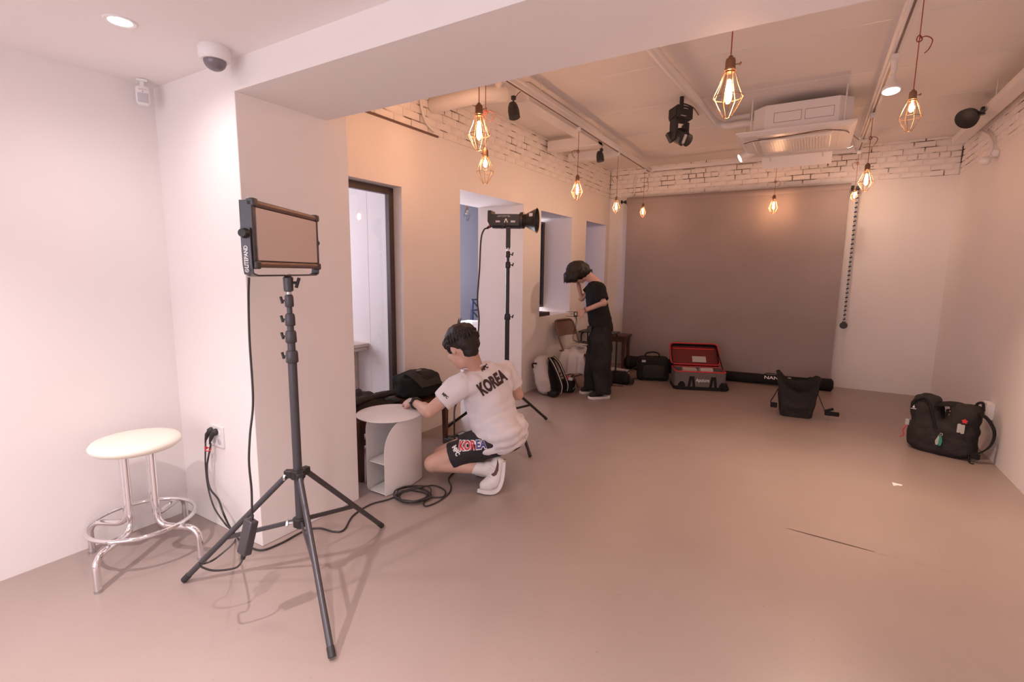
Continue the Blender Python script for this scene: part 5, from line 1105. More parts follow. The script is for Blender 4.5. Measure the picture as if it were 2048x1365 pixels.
# lid hinged at the back edge, leaning away
lang = math.radians(100); hx = cm_ @ Matrix.Translation((-0.015, dp_, h)) @ Matrix.Rotation(-(math.pi - lang) + math.pi / 2 - math.pi / 2, 4, 'X')
lidm = cm_ @ Matrix.Translation((0.0, dp_ + 0.012, h)) @ Matrix.Rotation(math.radians(46), 4, 'X')      # local y goes up along the lid, local z faces back to the room
LH = 2 * dp_ * 0.93
lid = part(t, 'lid', MB().prism([(x, y + LH / 2 + 0.01) for x, y in rect_round(2 * w, LH, 0.05, 5)], 0.010, lidm @ Matrix.Translation((0, 0, -0.035))), M['greyfabric'], None)
def lrim(z0, z1, th):
    o = MB(); out = [(x, y + LH / 2 + 0.01) for x, y in rect_round(2 * w, LH, 0.05, 5)]; inn = [(x, y + LH / 2 + 0.01) for x, y in rect_round(2 * w - 2 * th, LH - 2 * th, 0.045, 5)]; n = len(out)
    vs = [lidm @ V((x, y, z)) for z in (z0, z1) for x, y in out] + [lidm @ V((x, y, z)) for z in (z0, z1) for x, y in inn]; fs = []
    for i in range(n):
        j = (i + 1) % n; fs += [(i, j, n + j, n + i), (2 * n + j, 2 * n + i, 3 * n + i, 3 * n + j), (n + i, n + j, 3 * n + j, 3 * n + i), (j, i, 2 * n + i, 2 * n + j)]
    return o.add(vs, fs)
part(lid, 'lid_rim', lrim(-0.035, 0.030, 0.012), M['fabric'], 50)
part(lid, 'lid_lining', MB().prism([(x, y + LH / 2 + 0.01) for x, y in rect_round(2 * w - 0.02, LH - 0.02, 0.045, 5)], 0.004, lidm @ Matrix.Translation((0, 0, -0.024))), M['redlining'], None)
part(lid, 'lid_piping', MB().tube([lidm @ V((x, y + LH / 2 + 0.01, 0.030)) for x, y in rect_round(2 * w, LH, 0.05, 5)], 0.009, 6, closed=True), M['red'], 80)
part(lid, 'lid_zip_flap', MB().prism([(x, y + LH - 0.045) for x, y in rect_round(2 * w - 0.08, 0.014, 0.006, 2)], 0.006, lidm @ Matrix.Translation((0, 0, -0.019))), M['red'], None)
part(lid, 'info_sticker', MB().cbox((0.06, LH * 0.38, -0.017), (0.17, 0.09, 0.003), lidm), M['greytag'], None)
for s in (-1, 1): part(t, 'lid_strap', MB().strip([cm_ @ V((s * (w - 0.01), -0.02, h)), lidm @ V((s * (w - 0.01), LH * 0.75, 0.02))], 0.028, 0.004, V((0, 0, 1)).cross(d)), M['fabric'], None)
for x in (-0.10, 0.15):
    sp = part(t, 'carry_strap', MB().strip([cm_ @ V((x - 0.035, -dp_ - 0.004, 0.0)), cm_ @ V((x - 0.012, -dp_ - 0.005, 0.17))], 0.030, 0.005, d).strip([cm_ @ V((x + 0.035, -dp_ - 0.004, 0.0)), cm_ @ V((x + 0.012, -dp_ - 0.005, 0.17))], 0.030, 0.005, d), M['fabric'], None)
for x in (-0.215, 0.26): part(t, 'corner_patch', MB().prism([(x - 0.05, 0.0), (x + 0.05, 0.0), (x + 0.04, 0.07), (x + 0.015, 0.105), (x - 0.015, 0.105), (x - 0.04, 0.07)], 0.006, cm_ @ Matrix.Translation((0, -dp_ + 0.001, 0)) @ Matrix.Rotation(math.pi / 2, 4, 'X')), M['fabric'], None)
part(t, 'base_trim', MB().prism(rect_round(2 * w + 0.012, 2 * dp_ + 0.012, 0.052, 5), 0.042, cm_), M['fabric'], None)
part(t, 'side_handle', MB().tube(smoothpath([cm_ @ V((w, -0.10, 0.09)), cm_ @ V((w + 0.035, -0.10, 0.03)), cm_ @ V((w + 0.02, -0.14, 0.012)), cm_ @ V((w - 0.06, -dp_ - 0.01, 0.03))], 5), 0.014, 8), M['fabric'], 60)
part(t, 'brand_lettering', text_mb('Aputure', 0.062, cm_ @ V((0.025, -dp_ - 0.002, 0.125)), d, V((0, 0, 1)), bold=0.0008, lift=0.003, width=0.155), M['printwhite'], None)
part(t, 'brand_tip', lay(poly_bm([[(-0.006, -0.008), (0.006, -0.008), (0.0, 0.010)]]), cm_ @ V((-0.042, -dp_ - 0.002, 0.149)), d, V((0, 0, 1)), 0.004), M['red'], None)
# long tube bag
p = V((-0.98, 6.99, 0.066)); q = V((0.33, 7.08, 0.076)); dd = (q - p).normalized()
t = thing('long_tube_bag', (p + q) / 2 - V((0, 0, 0.07)), 'long thin black tube bag with white lettering lying along the backdrop', 'bag')
L = (q - p).length
part(t, 'body', MB().tube([p, p + dd * 0.02, p + dd * 0.5, p + dd * 0.52, q - dd * 0.28, q - dd * 0.26, q - dd * 0.02, q], [0.045, 0.064, 0.064, 0.062, 0.062, 0.072, 0.076, 0.05], 18), M['fabric'], 60)
part(t, 'grab_handle', MB().strip(smoothpath([p + dd * 0.56 + V((0, 0, 0.062)), p + dd * 0.60 + V((0, 0, 0.078)), p + dd * 0.68 + V((0, 0, 0.076)), p + dd * 0.72 + V((0, 0, 0.062))], 4), 0.03, 0.006), M['fabric2'], 60)
part(t, 'end_cap', MB().tube([q - dd * 0.25, q - dd * 0.20], 0.0775, 18), M['fabric2'], 60)
n_ = V((dd.y, -dd.x, 0)); part(t, 'brand_lettering', text_mb('NANLITE', 0.060, p + dd * 0.71 + n_ * 0.054 + V((0, 0, 0.028)), dd, (V((0, 0, 1)) * 0.85 - n_ * 0.5), bold=0.001, lift=0.012, width=0.30), M['printwhite'], None)
# open black tote with unzipped V mouth
c = (onz(1564, 831) + onz(1620, 841)) / 2; d = V((0.99, 0.10, 0)).normalized(); n_ = V((d.y, -d.x, 0)); c = c - n_ * 0.10; tm = mx_from(c, d, -n_, V((0, 0, 1)))
t = thing('open_tote', c, 'tall soft black bag standing with its unzipped mouth gaping open', 'bag')
def tote(u, v):
    a = 2 * math.pi * u; k = 1.0 + 0.40 * v ** 0.8; hw_, hd_ = 0.135 * k, 0.10 * (1 + 0.55 * v)
    ca, sa = math.cos(a), math.sin(a); pw = 0.42
    x = hw_ * math.copysign(abs(ca) ** pw, ca); y = hd_ * math.copysign(abs(sa) ** pw, sa)
    side = min(1.0, abs(ca) / 0.72)
    H = 0.26 + 0.13 * side + (0.03 if ca < 0 else 0.0) * side + (0.05 if sa > 0 else 0.0) * (1 - side)
    lean_ = 0.05 * v * v * (1 - side) * (1 if sa > 0 else -0.3)
    z = 0.004 + H * v; x += 0.014 * noise.noise(V((ca * 3, sa * 3, v * 4))); y += lean_ + 0.016 * noise.noise(V((ca * 3 + 5, sa * 3, v * 4)))
    return tm @ V((x, y, z))
part(t, 'body', MB().grid(tote, 56, 20, 0.006), M['fabric2'], 70)
part(t, 'base', MB().prism(rect_round(0.26, 0.19, 0.05, 4), 0.012, tm), M['fabric'], None)
part(t, 'mouth_edge', MB().tube([V(tote(k / 56, 1.0)) for k in range(56)], 0.006, 6, closed=True), M['fabric'], 80)
for s in (-1, 1):
    st = part(t, 'side_strap', MB().strip(smoothpath([tm @ V((s * 0.17, -0.02, 0.26)), tm @ V((s * 0.20, -0.04, 0.19)), tm @ V((s * 0.23, -0.06, 0.12)), tm @ V((s * (0.24 if s > 0 else 0.19), -0.08, 0.09))], 5), 0.025, 0.006, n_), M['fabric'], 60)
    part(st, 'buckle', MB().cbox((s * 0.20, -0.075, 0.10), (0.06, 0.03, 0.05), tm) if s < 0 else MB().cbox((0.30, -0.08, 0.075), (0.12, 0.03, 0.04), tm).tube([tm @ V((0.24, -0.07, 0.09)), tm @ V((0.31, -0.08, 0.125))], 0.014, 8), M['fabric'], bevel=0.008)
# open backpack by the right wall
c = V((1.00, 5.08, 0)); d = V((0.90, -0.42, 0)).normalized(); n_ = V((d.y, -d.x, 0)); km = mx_from(c, d, -n_, V((0, 0, 1)))
t = thing('open_backpack', c, 'black hiking backpack standing open by the right wall with a green tag', 'backpack')
mb = MB().loft([[km @ V((x * kx + dx, y * ky + dy, z)) for x, y in rect_round(0.42, 0.26, 0.11, 6)] for z, kx, ky, dx, dy in ((0.004, 0.82, 0.8, 0.0, 0), (0.04, 1.0, 1.0, 0.0, 0), (0.12, 1.04, 1.05, 0.0, 0), (0.22, 1.0, 1.0, 0.01, 0), (0.27, 0.92, 0.9, 0.01, 0.01))])
mb.loft([[km @ V((x * kx + dx, y * ky, z)) for x, y in rect_round(0.20, 0.25, 0.08, 6)] for z, kx, ky, dx in ((0.18, 1.0, 1.0, 0.10), (0.30, 0.95, 0.95, 0.120), (0.39, 0.9, 0.85, 0.135), (0.42, 0.6, 0.5, 0.14))])
mb.loft([[km @ V((x * kx + dx, y * ky + dy, z)) for x, y in rect_round(0.22, 0.23, 0.09, 6)] for z, kx, ky, dx, dy in ((0.15, 1.0, 1.0, -0.09, 0), (0.26, 0.95, 1.0, -0.10, 0.0), (0.36, 0.9, 0.9, -0.115, 0), (0.42, 0.75, 0.75, -0.11, 0), (0.45, 0.4, 0.4, -0.10, 0))])
part(t, 'body', shift(blob(mb, 'body', M['fabric2'], 0.010, 5, 0.014, 10, 8, cut=[(c + V((0, 0, 0.003)), V((0, 0, -1)))]), c), M['fabric2'])
part(t, 'lid_edge', MB().tube(smoothpath([km @ V((-0.19, -0.09, 0.33)), km @ V((-0.17, -0.10, 0.40)), km @ V((-0.10, -0.10, 0.43)), km @ V((-0.05, -0.12, 0.34)), km @ V((-0.01, -0.13, 0.21))], 6), 0.010, 8), M['fabric'], 60)
part(t, 'top_flap', MB().grid(lambda u, v: km @ V((-0.06 + 0.24 * u, -0.08 + 0.17 * v, 0.395 + 0.030 * math.sin(math.pi * u) - 0.02 * (2 * v - 1) ** 2)), 12, 8, 0.010), M['fabric'], 60)
part(t, 'inner_pouch', MB().tube([km @ V((0.03, -0.02, 0.18)), km @ V((0.05, -0.05, 0.36))], 0.032, 10), M['fabric'], 60)
part(t, 'beige_lining', MB().grid(lambda u, v: km @ V((0.045 + 0.055 * u, -0.085 + 0.01 * v, 0.27 + 0.095 * v - 0.02 * u)), 4, 4, 0.004), mat('tan_lining', (0.45, 0.27, 0.18), 0.8), None)
part(t, 'shoulder_strap', MB().strip(smoothpath([km @ V((0.22, -0.06, 0.38)), km @ V((0.27, -0.05, 0.34)), km @ V((0.31, -0.04, 0.25)), km @ V((0.30, -0.05, 0.15)), km @ V((0.25, -0.07, 0.08)), km @ V((0.19, -0.09, 0.06))], 6), 0.045, 0.012, n_), M['fabric'], 60)
part(t, 'strap_buckle', MB().cbox((0.235, -0.09, 0.05), (0.05, 0.03, 0.035), km).strip([km @ V((0.20, -0.10, 0.06)), km @ V((0.215, -0.13, 0.006)), km @ V((0.24, -0.14, 0.006))], 0.02, 0.005, n_), M['fabric'], bevel=0.003)
part(t, 'haul_loop', MB().tube(smoothpath([km @ V((0.18, 0.0, 0.40)), km @ V((0.185, 0.0, 0.44)), km @ V((0.215, 0.0, 0.45)), km @ V((0.225, 0.0, 0.39))], 5), 0.010, 8), M['fabric'], 60)
fx_ = lambda x, z, y=-0.150: km @ V((x, y, z))
part(t, 'green_tag', MB().prism([(x, z) for x, z in ((-0.003, 0.05), (0.010, 0.035), (0.014, 0.0), (0.008, -0.030), (-0.004, -0.036), (-0.008, 0.0))], 0.006, mx_from(fx_(0.035, 0.125, -0.162), d, V((0, 0, 1)), n_)), M['green'], None)
part(t, 'grey_tag', MB().prism([(x, z) for x, z in ((0.0, 0.05), (0.008, 0.02), (0.0, -0.032), (-0.014, -0.030), (-0.018, 0.0))], 0.006, mx_from(fx_(0.024, 0.125, -0.160), d, V((0, 0, 1)), n_)), M['greytag'], None)
part(t, 'tag_ring', MB().tube([fx_(0.035 + 0.008 * math.cos(a), 0.180 + 0.010 * math.sin(a), -0.152) for a in [2 * math.pi * k / 12 for k in range(12)]], 0.003, 6, closed=True), M['steel'], 80)
ps = [(0.021 * math.cos(math.radians(90 + 36 * k)) * (1.0 if k % 2 == 0 else 0.62), 0.021 * math.sin(math.radians(90 + 36 * k)) * (1.0 if k % 2 == 0 else 0.62)) for k in range(10)]
part(t, 'red_charm', MB().prism(ps, 0.005, mx_from(fx_(0.158, 0.315, -0.134), d, V((0, 0, 1)), n_)), M['red'], None)
for k in range(2): part(t, 'white_charm', MB().prism(rect_round(0.022, 0.070, 0.006, 3), 0.005, mx_from(fx_(0.130 + 0.022 * k, 0.255 - 0.004 * k, -0.134), d + V((0, 0, 0.15)), V((0, 0, 1)), n_)), M['greytag'], None)
part(t, 'side_cord', MB().tube(smoothpath([km @ V((-0.21, -0.06, 0.18)), km @ V((-0.235, -0.07, 0.13)), km @ V((-0.225, -0.07, 0.09)), km @ V((-0.25, -0.08, 0.07))], 5), 0.004, 6), M['red'])
part(t, 'side_buckle', MB().cbox((-0.215, -0.05, 0.20), (0.03, 0.03, 0.05), km), M['greytag'], bevel=0.004)
bl_ = [(-0.010, -0.004), (0.0, -0.012), (0.010, -0.004), (0.004, 0.0), (0.0, 0.016), (-0.004, 0.0)]
part(t, 'brand_mark', lay(poly_bm([bl_, [(-0.018, -0.020), (0.018, -0.020), (0.018, -0.015), (-0.018, -0.015)]]), fx_(-0.165, 0.355, -0.122), d, V((0, 0, 1)), 0.006), M['printwhite'], None)

# ================================================================== PEOPLE
def ring_(c, A, B, ra, rb, n=26): return [c + A * (ra * math.cos(2 * math.pi * k / n)) + B * (rb * math.sin(2 * math.pi * k / n)) for k in range(n)]
def capsule(mb, pts, rs, n=14):
    pts = [V(p) for p in pts]; mb.tube(pts, list(rs), n)
    for p, r in zip(pts, rs): mb.ell(p, r * 0.995, nu=n, nv=8)
    return mb
def hand(mb, wrist, fdir, back, size=1.0, curl=0.6, thumb=1, spread=1.0):
    """fdir: along the fingers, back: out of the back of the hand; thumb=+-1 side"""
    f = V(fdir).normalized(); b = (V(back) - f * V(back).dot(f)).normalized(); s = f.cross(b) * thumb; k = size
    ks = [wrist + f * 0.085 * k + s * (0.030 - 0.020 * i) * k - b * 0.004 * abs(1.2 - i) * k for i in range(4)]
    for i, kp_ in enumerate(ks):
        capsule(mb, [wrist + s * (0.014 - 0.010 * i) * k, kp_], [0.016 * k, 0.0125 * k], 10)
    mb.ell(wrist + f * 0.045 * k, (0.030 * k, 0.030 * k, 0.018 * k), Matrix((f, s, b)).transposed(), 14, 8)
    for i, (L, kp_) in enumerate(zip((0.072, 0.080, 0.074, 0.058), ks)):
        a = 0.0; p = kp_; pts = [p]; d0 = (f + s * (0.09 - 0.06 * i) * spread).normalized()
        for j, fr in enumerate((0.45, 0.32, 0.23)):
            a += curl * (0.8 if j == 0 else 1.0); p = p + (d0 * math.cos(a) - b * math.sin(a)) * (L * fr * k); pts.append(p)
        capsule(mb, pts, [0.0098 * k, 0.0092 * k, 0.0084 * k, 0.0074 * k], 9)
    tb_ = wrist + f * 0.022 * k + s * 0.024 * k; t1 = tb_ + (f * 0.6 + s * 0.75 - b * 0.25).normalized() * 0.036 * k
    t2 = t1 + (f * 0.9 + s * 0.25 - b * 0.35 * (0.5 + curl)).normalized() * 0.030 * k; t3 = t2 + (f * 0.95 - b * 0.45 * (0.4 + curl) - s * 0.1).normalized() * 0.024 * k
    capsule(mb, [tb_, t1, t2, t3], [0.015 * k, 0.0125 * k, 0.0105 * k, 0.0085 * k], 9)
def head_shape(mb, c, F, U, k=1.0):
    F = F.normalized(); U = (U - F * U.dot(F)).normalized(); L = U.cross(F); R3 = Matrix((F, L, U)).transposed()
    mb.ell(c + (U * 0.015 - F * 0.012) * k, V((0.098, 0.078, 0.098)) * k, R3, 20, 14)
    mb.ell(c + (F * 0.028 - U * 0.055) * k, V((0.066, 0.060, 0.068)) * k, R3, 18, 12)
    mb.ell(c + (F * 0.068 - U * 0.100) * k, V((0.024, 0.028, 0.022)) * k, R3)
    capsule(mb, [c + (F * 0.086 + U * 0.006) * k, c + (F * 0.104 - U * 0.034) * k], [0.010 * k, 0.0145 * k], 8)      # nose
    for s in (-1, 1):
        mb.ell(c + (F * 0.080 - U * 0.038 + L * 0.034 * s) * k, V((0.018, 0.022, 0.022)) * k, R3)                       # cheek
        mb.ell(c + (F * 0.082 + U * 0.022 + L * 0.030 * s) * k, V((0.012, 0.026, 0.009)) * k, R3)                       # brow
        mb.ell(c + (-F * 0.004 - U * 0.022 + L * 0.079 * s) * k, V((0.017, 0.008, 0.031)) * k, R3 @ Matrix.Rotation(0.25, 3, 'Y'))   # ear
    mb.ell(c + (F * 0.092 - U * 0.066) * k, V((0.010, 0.024, 0.007)) * k, R3); mb.ell(c + (F * 0.090 - U * 0.078) * k, V((0.010, 0.020, 0.008)) * k, R3)
    return F, L, U, R3
def eyes(person, c, F, L, U, R3, k=1.0):
    for s in (-1, 1): part(person, 'eye', MB().ell(c + (F * 0.084 + L * 0.031 * s + U * 0.002) * k, V((0.009, 0.013, 0.006)) * k, R3, 10, 7), M['black'], 80)
def locks(mb, c, R3, axes, spots, length, r, seed, droop):
    rnd = random.Random(seed)
    for (th, ph) in spots:
        d = V((math.cos(ph) * math.cos(th), math.cos(ph) * math.sin(th), math.sin(ph)))
        p = c + R3 @ V((d.x * axes[0], d.y * axes[1], d.z * axes[2])); g = (droop + R3 @ d * 0.35 + V((rnd.uniform(-.2, .2), rnd.uniform(-.2, .2), 0))).normalized(); l_ = length * rnd.uniform(0.6, 1.2)
        mb.tube([p - R3 @ d * 0.012 - g * l_ * 0.3, p + g * l_ * 0.3, p + g * l_ * 0.75 - R3 @ d * 0.004, p + g * l_ - R3 @ d * 0.012], [r, r * 0.95, r * 0.6, r * 0.12], 6)

# ---------------------------------------------------------------- crouching person in the white tee
g = dep
Lsh, Rsh, Nb = g(926, 768, 3.11), g(1012, 742, 3.40), g(948, 734, 3.19)
S_ = (Rsh - Lsh).normalized()
HpL, HpR = g(1000, 876, 3.22), g(1018, 866, 3.44); Pv = (HpL + HpR) / 2
KnL, AnL = g(866, 928, 3.24), g(968, 938, 3.19); KnR, AnR = g(882, 909, 3.47), g(985, 922, 3.45)
hz_ = onz(812, 806, 0.50); Dh = (hz_ - CC).dot(CF)
ElL, WrL = g(858, 824, 3.04), g(830, 806, Dh - 0.05); ElR, WrR = g(1036, 790, 3.50), g(985, 798, 3.66)
Hc = g(924, 692, 3.10); F1 = (-CR * 0.66 + CF * 0.66 - CU * 0.36); U1 = CU + F1 * 0.4 - CR * 0.12
mb = MB(); F1, L1, U1, R1 = head_shape(mb, Hc, F1, U1, 1.10)
capsule(mb, [Hc - F1 * 0.035 - U1 * 0.05, Nb - CU * 0.005, Nb - CU * 0.05], [0.060, 0.060, 0.075])
sp = (Nb - Pv).normalized(); B_ = sp.cross(S_).normalized()
def sec(x, y, D, ra, rb): return ring_(g(x, y, D), S_, B_, ra, rb)
mb.loft([sec(952, 742, 3.21, 0.10, 0.06), sec(968, 762, 3.25, 0.17, 0.095), sec(978, 795, 3.27, 0.165, 0.11), sec(987, 830, 3.28, 0.16, 0.11), sec(998, 866, 3.30, 0.165, 0.125), sec(1004, 884, 3.30, 0.13, 0.10)])
capsule(mb, [Lsh, ElL, WrL], [0.052, 0.043, 0.027]); capsule(mb, [ElL, ElL.lerp(WrL, 0.35)], [0.042, 0.043])
capsule(mb, [Rsh, ElR, WrR], [0.052, 0.042, 0.027])
capsule(mb, [HpL, HpL.lerp(KnL, 0.5), KnL], [0.095, 0.082, 0.060]); capsule(mb, [KnL, KnL.lerp(AnL, 0.35) + V((0, 0, 0.008)), AnL], [0.056, 0.056, 0.036])
capsule(mb, [HpR, HpR.lerp(KnR, 0.5), KnR], [0.095, 0.082, 0.060]); capsule(mb, [KnR, KnR.lerp(AnR, 0.35), AnR], [0.056, 0.056, 0.036])
capsule(mb, [AnL, g(992, 946, 3.19)], [0.034, 0.030]); capsule(mb, [AnR, g(998, 945, 3.46)], [0.038, 0.035])
fdL = (g(806, 802, Dh + 0.03) - WrL).normalized(); hand(mb, WrL + fdL * 0.010, fdL, (V((0, 0, 1)) * 0.8 - CF * 0.5 - CR * 0.1), 0.98, 0.95, -1)
hand(mb, WrR, (-CR + CF * 0.2), V((0, 0, 1)), 0.95, 0.8, 1)
me = blob(mb, 'person', M['skin'], 0.0075, 5); base1 = V((onz(978, 985).x, onz(978, 985).y, 0.0)); shift(me, base1)
per1 = bpy.data.objects.new('person', me); COL.objects.link(per1); per1.location = base1; ORG[per1] = base1
tag(per1, 'person crouching at the side table in a white lettered T-shirt and black shorts', 'person')
eyes(per1, Hc, F1, L1, U1, R1, 1.10)
# hair
mb = MB(); mb.ell(Hc + U1 * 0.042 - F1 * 0.016, V((0.118, 0.100, 0.100)), R1, 24, 16); mb.ell(Hc - F1 * 0.070 - U1 * 0.010, V((0.056, 0.080, 0.062)), R1); mb.ell(Hc + F1 * 0.070 + U1 * 0.045, V((0.052, 0.082, 0.055)), R1)
mb.ell(Hc + L1 * 0.070 - F1 * 0.030 + U1 * 0.020, V((0.060, 0.022, 0.050)), R1); mb.ell(Hc + L1 * 0.074 + F1 * 0.040 + U1 * 0.005, V((0.020, 0.014, 0.040)), R1)
mb.ell(Hc - F1 * 0.060 - U1 * 0.060, V((0.045, 0.060, 0.040)), R1)
hm_ = blob(mb, 'hair', M['hair'], 0.007, 4, 0.006, 28, 1.0)
lk = MB(); sp_ = [(math.radians(a), math.radians(e)) for a in range(0, 360, 12) for e in (2, 20)]
locks(lk, Hc + U1 * 0.042 - F1 * 0.016, R1, (0.116, 0.098, 0.098), sp_, 0.034, 0.009, 3, -U1 * 1.0 + F1 * 0.1)
locks(lk, Hc + U1 * 0.042 - F1 * 0.016, R1, (0.116, 0.098, 0.10), [(math.radians(150), math.radians(75)), (math.radians(200), math.radians(80))], 0.04, 0.004, 5, U1 * 0.6 - F1 * 0.7)
lm_ = lk.mesh('locks', M['hair'], 80); bm = bmesh.new(); bm.from_mesh(hm_); bm.from_mesh(lm_); bm.to_mesh(hm_); bm.free()
for p in hm_.polygons: p.use_smooth = True
part(per1, 'hair', shift(hm_, base1), M['hair'])
# tee
mb = MB(); mb.loft([sec(949, 738, 3.195, 0.085, 0.062), sec(958, 746, 3.22, 0.145, 0.085), sec(969, 762, 3.25, 0.190, 0.110), sec(978, 795, 3.27, 0.185, 0.128), sec(986, 828, 3.28, 0.180, 0.130), sec(994, 856, 3.29, 0.185, 0.142), sec(1000, 878, 3.29, 0.195, 0.158), sec(1001, 894, 3.29, 0.192, 0.160)])
mb.ell(g(988, 744, 3.31), V((0.085, 0.085, 0.06))); mb.ell(g(972, 738, 3.26), V((0.075, 0.07, 0.055))); mb.ell(g(944, 757, 3.17), V((0.075, 0.075, 0.06))); mb.ell(g(950, 776, 3.17), V((0.09, 0.09, 0.09))); mb.ell(g(940, 768, 3.13), V((0.088, 0.088, 0.08))); mb.ell(g(957, 790, 3.20), 0.10); mb.ell(g(1000, 752, 3.34), 0.085); mb.ell(g(1004, 768, 3.36), 0.09); mb.ell(g(1000, 866, 3.215), 0.140); mb.ell(g(1018, 860, 3.42), 0.138); mb.ell(g(1011, 862, 3.32), 0.149)
slL = Lsh.lerp(ElL, 0.66); slR = Rsh.lerp(ElR, 0.62)
mb.tube([Lsh - (slL - Lsh) * 0.25, Lsh, Lsh.lerp(slL, 0.5), slL], [0.070, 0.082, 0.080, 0.074], 18); mb.tube([Rsh - (slR - Rsh) * 0.2, Rsh, Rsh.lerp(slR, 0.5), slR], [0.065, 0.076, 0.074, 0.070], 18)
mb.ell(Lsh, 0.078); mb.ell(Rsh, 0.072)
tee = blob(mb, 'tee_shirt', M['tee'], 0.0085, 5, 0.011, 8.5, 12.0)
for v in tee.vertices:      # drag folds running from the bunched waist
    k = max(0.0, min(1.0, (v.co - Pv).dot(sp) / 0.30)); v.co += v.normal * (0.006 * (1 - k) * math.sin(v.co.dot(sp) * 95 + v.co.dot(S_) * 20 + 2 * noise.noise(v.co * 7)))
tb1 = bvh_of(tee); to = part(per1, 'tee_shirt', shift(tee, base1), M['tee'])
kc = g(983, 771, 3.0); kx = (CR * math.cos(math.radians(31)) + CU * math.sin(math.radians(31)) + CF * 0.35); ky = (CU * math.cos(math.radians(28)) - CR * math.sin(math.radians(20)) * 0.8)
ky = (ky - kx.normalized() * ky.dot(kx.normalized()))
part(to, 'back_lettering', text_mb('KOREA', 0.110, kc, kx, ky, bold=0.006, lift=0.0035, bvh=tb1, dirn=CF, maxlen=0.010, width=0.195), M['print'], None)
part(to, 'neck_lettering', text_mb('MPC', 0.038, g(966, 739, 3.0), CR * 0.85 + CU * 0.5, CU * 0.85 - CR * 0.5, bold=0.002, lift=0.0035, bvh=tb1, dirn=CF, maxlen=0.01, width=0.045), M['print'], None)
part(to, 'sleeve_lettering', text_mb('MPC', 0.022, g(888, 794, 2.95), CR * 0.7 - CU * 0.6, CU * 0.7 + CR * 0.6, bold=0.001, lift=0.003, bvh=tb1, dirn=CF, maxlen=0.01), M['print'], None)
part(to, 'collar', MB().tube([Nb + S_ * (0.078 * math.cos(a)) + B_ * (0.066 * math.sin(a)) + sp * 0.004 for a in [2 * math.pi * k / 24 for k in range(24)]], 0.008, 8, closed=True), M['tee'], 80)
# shorts
shL = HpL.lerp(KnL, 0.72); shR = HpR.lerp(KnR, 0.70); mb = MB()
mb.loft([sec(990, 850, 3.29, 0.165, 0.125), sec(1000, 872, 3.31, 0.180, 0.135), sec(1010, 888, 3.31, 0.165, 0.125), sec(1016, 900, 3.31, 0.11, 0.09)])
mb.tube([HpL, HpL.lerp(shL, 0.4), HpL.lerp(shL, 0.8), shL], [0.112, 0.104, 0.092, 0.090], 20); mb.tube([HpR, HpR.lerp(shR, 0.5), shR], [0.110, 0.100, 0.090], 20); mb.ell(HpL, 0.11); mb.ell(HpR, 0.11)
sh = blob(mb, 'shorts', M['shorts'], 0.0085, 4, 0.008, 11, 3.0); sb1 = bvh_of(sh); so = part(per1, 'shorts', shift(sh, base1), M['shorts'])
td = (HpL - KnL).normalized(); tx = (CR * 0.97 + CU * 0.12); ty = (CU * 0.98 - CR * 0.05)
lc_ = g(938, 909, 2.9)
part(so, 'thigh_lettering_outline', text_mb('KOREA', 0.072, lc_, tx, ty, bold=0.0075, lift=0.0030, bvh=sb1, dirn=CF, maxlen=0.010, width=0.185), M['printwhite'], None)
part(so, 'thigh_lettering', text_mb('KOR', 0.072, lc_ - CR * 0.034 - CU * 0.003, tx, ty, bold=0.0025, lift=0.0048, bvh=sb1, dirn=CF, maxlen=0.010, width=0.108), M['printred'], None)
part(so, 'thigh_lettering_blue', text_mb('EA', 0.072, lc_ + CR * 0.056 + CU * 0.009, tx, ty, bold=0.0025, lift=0.0048, bvh=sb1, dirn=CF, maxlen=0.010, width=0.066), M['printblue'], None)
part(so, 'hem_lettering', text_mb('MPC', 0.040, g(902, 921, 2.9), CR * 0.52 - CU * 0.85, CU * 0.52 + CR * 0.85, bold=0.002, lift=0.004, bvh=sb1, dirn=CF, maxlen=0.01, width=0.062), M['printwhite'], None)
# shoes
def crouch_shoe(path, soles, ankle, name, draw=True):
    mb = MB(); capsule(mb, [p for p, _ in path], [r for _, r in path], 16); capsule(mb, [ankle, path[-2][0]], [0.043, 0.046])
    me = blob(mb, name, M['shoe'], 0.007, 3); zmin = min(v.co.z for v in me.vertices)
    for v in me.vertices: v.co.z = max(v.co.z, 0.012)
    bv = bvh_of(me); o = part(per1, 'shoe', shift(me, base1), M['shoe'])
    part(o, 'sole', MB().strip(smoothpath(soles, 5), 0.088, 0.022, CF), M['sole'], 60, bevel=0.006)
    return o, bv
pth = [(g(969, 971, 3.165), 0.034), (g(977, 968, 3.17), 0.044), (g(987, 962, 3.18), 0.052), (g(991, 949, 3.185), 0.052), (g(994, 937, 3.19), 0.050), (g(996, 927, 3.19), 0.046)]
sls = [onz(961, 979, 0.014), onz(976, 982.5, 0.012), onz(989, 981, 0.013), g(998, 974, 3.17), g(1004, 960, 3.18), g(1007, 940, 3.19), g(1008, 922, 3.19)]
so1, bv1 = crouch_shoe(pth, sls, g(976, 936, 3.19), 'shoe')
sw = [(-0.030, -0.036), (-0.012, -0.046), (0.006, -0.036), (0.018, -0.010), (0.020, 0.030), (0.010, 0.062), (0.008, 0.030), (0.000, 0.000), (-0.010, -0.020)]
part(so1, 'swoosh', lay(poly_bm([sw]), g(989, 955, 2.95), CR, CU, 0.003, bv1, CF, 0.010), M['swoosh'], None)
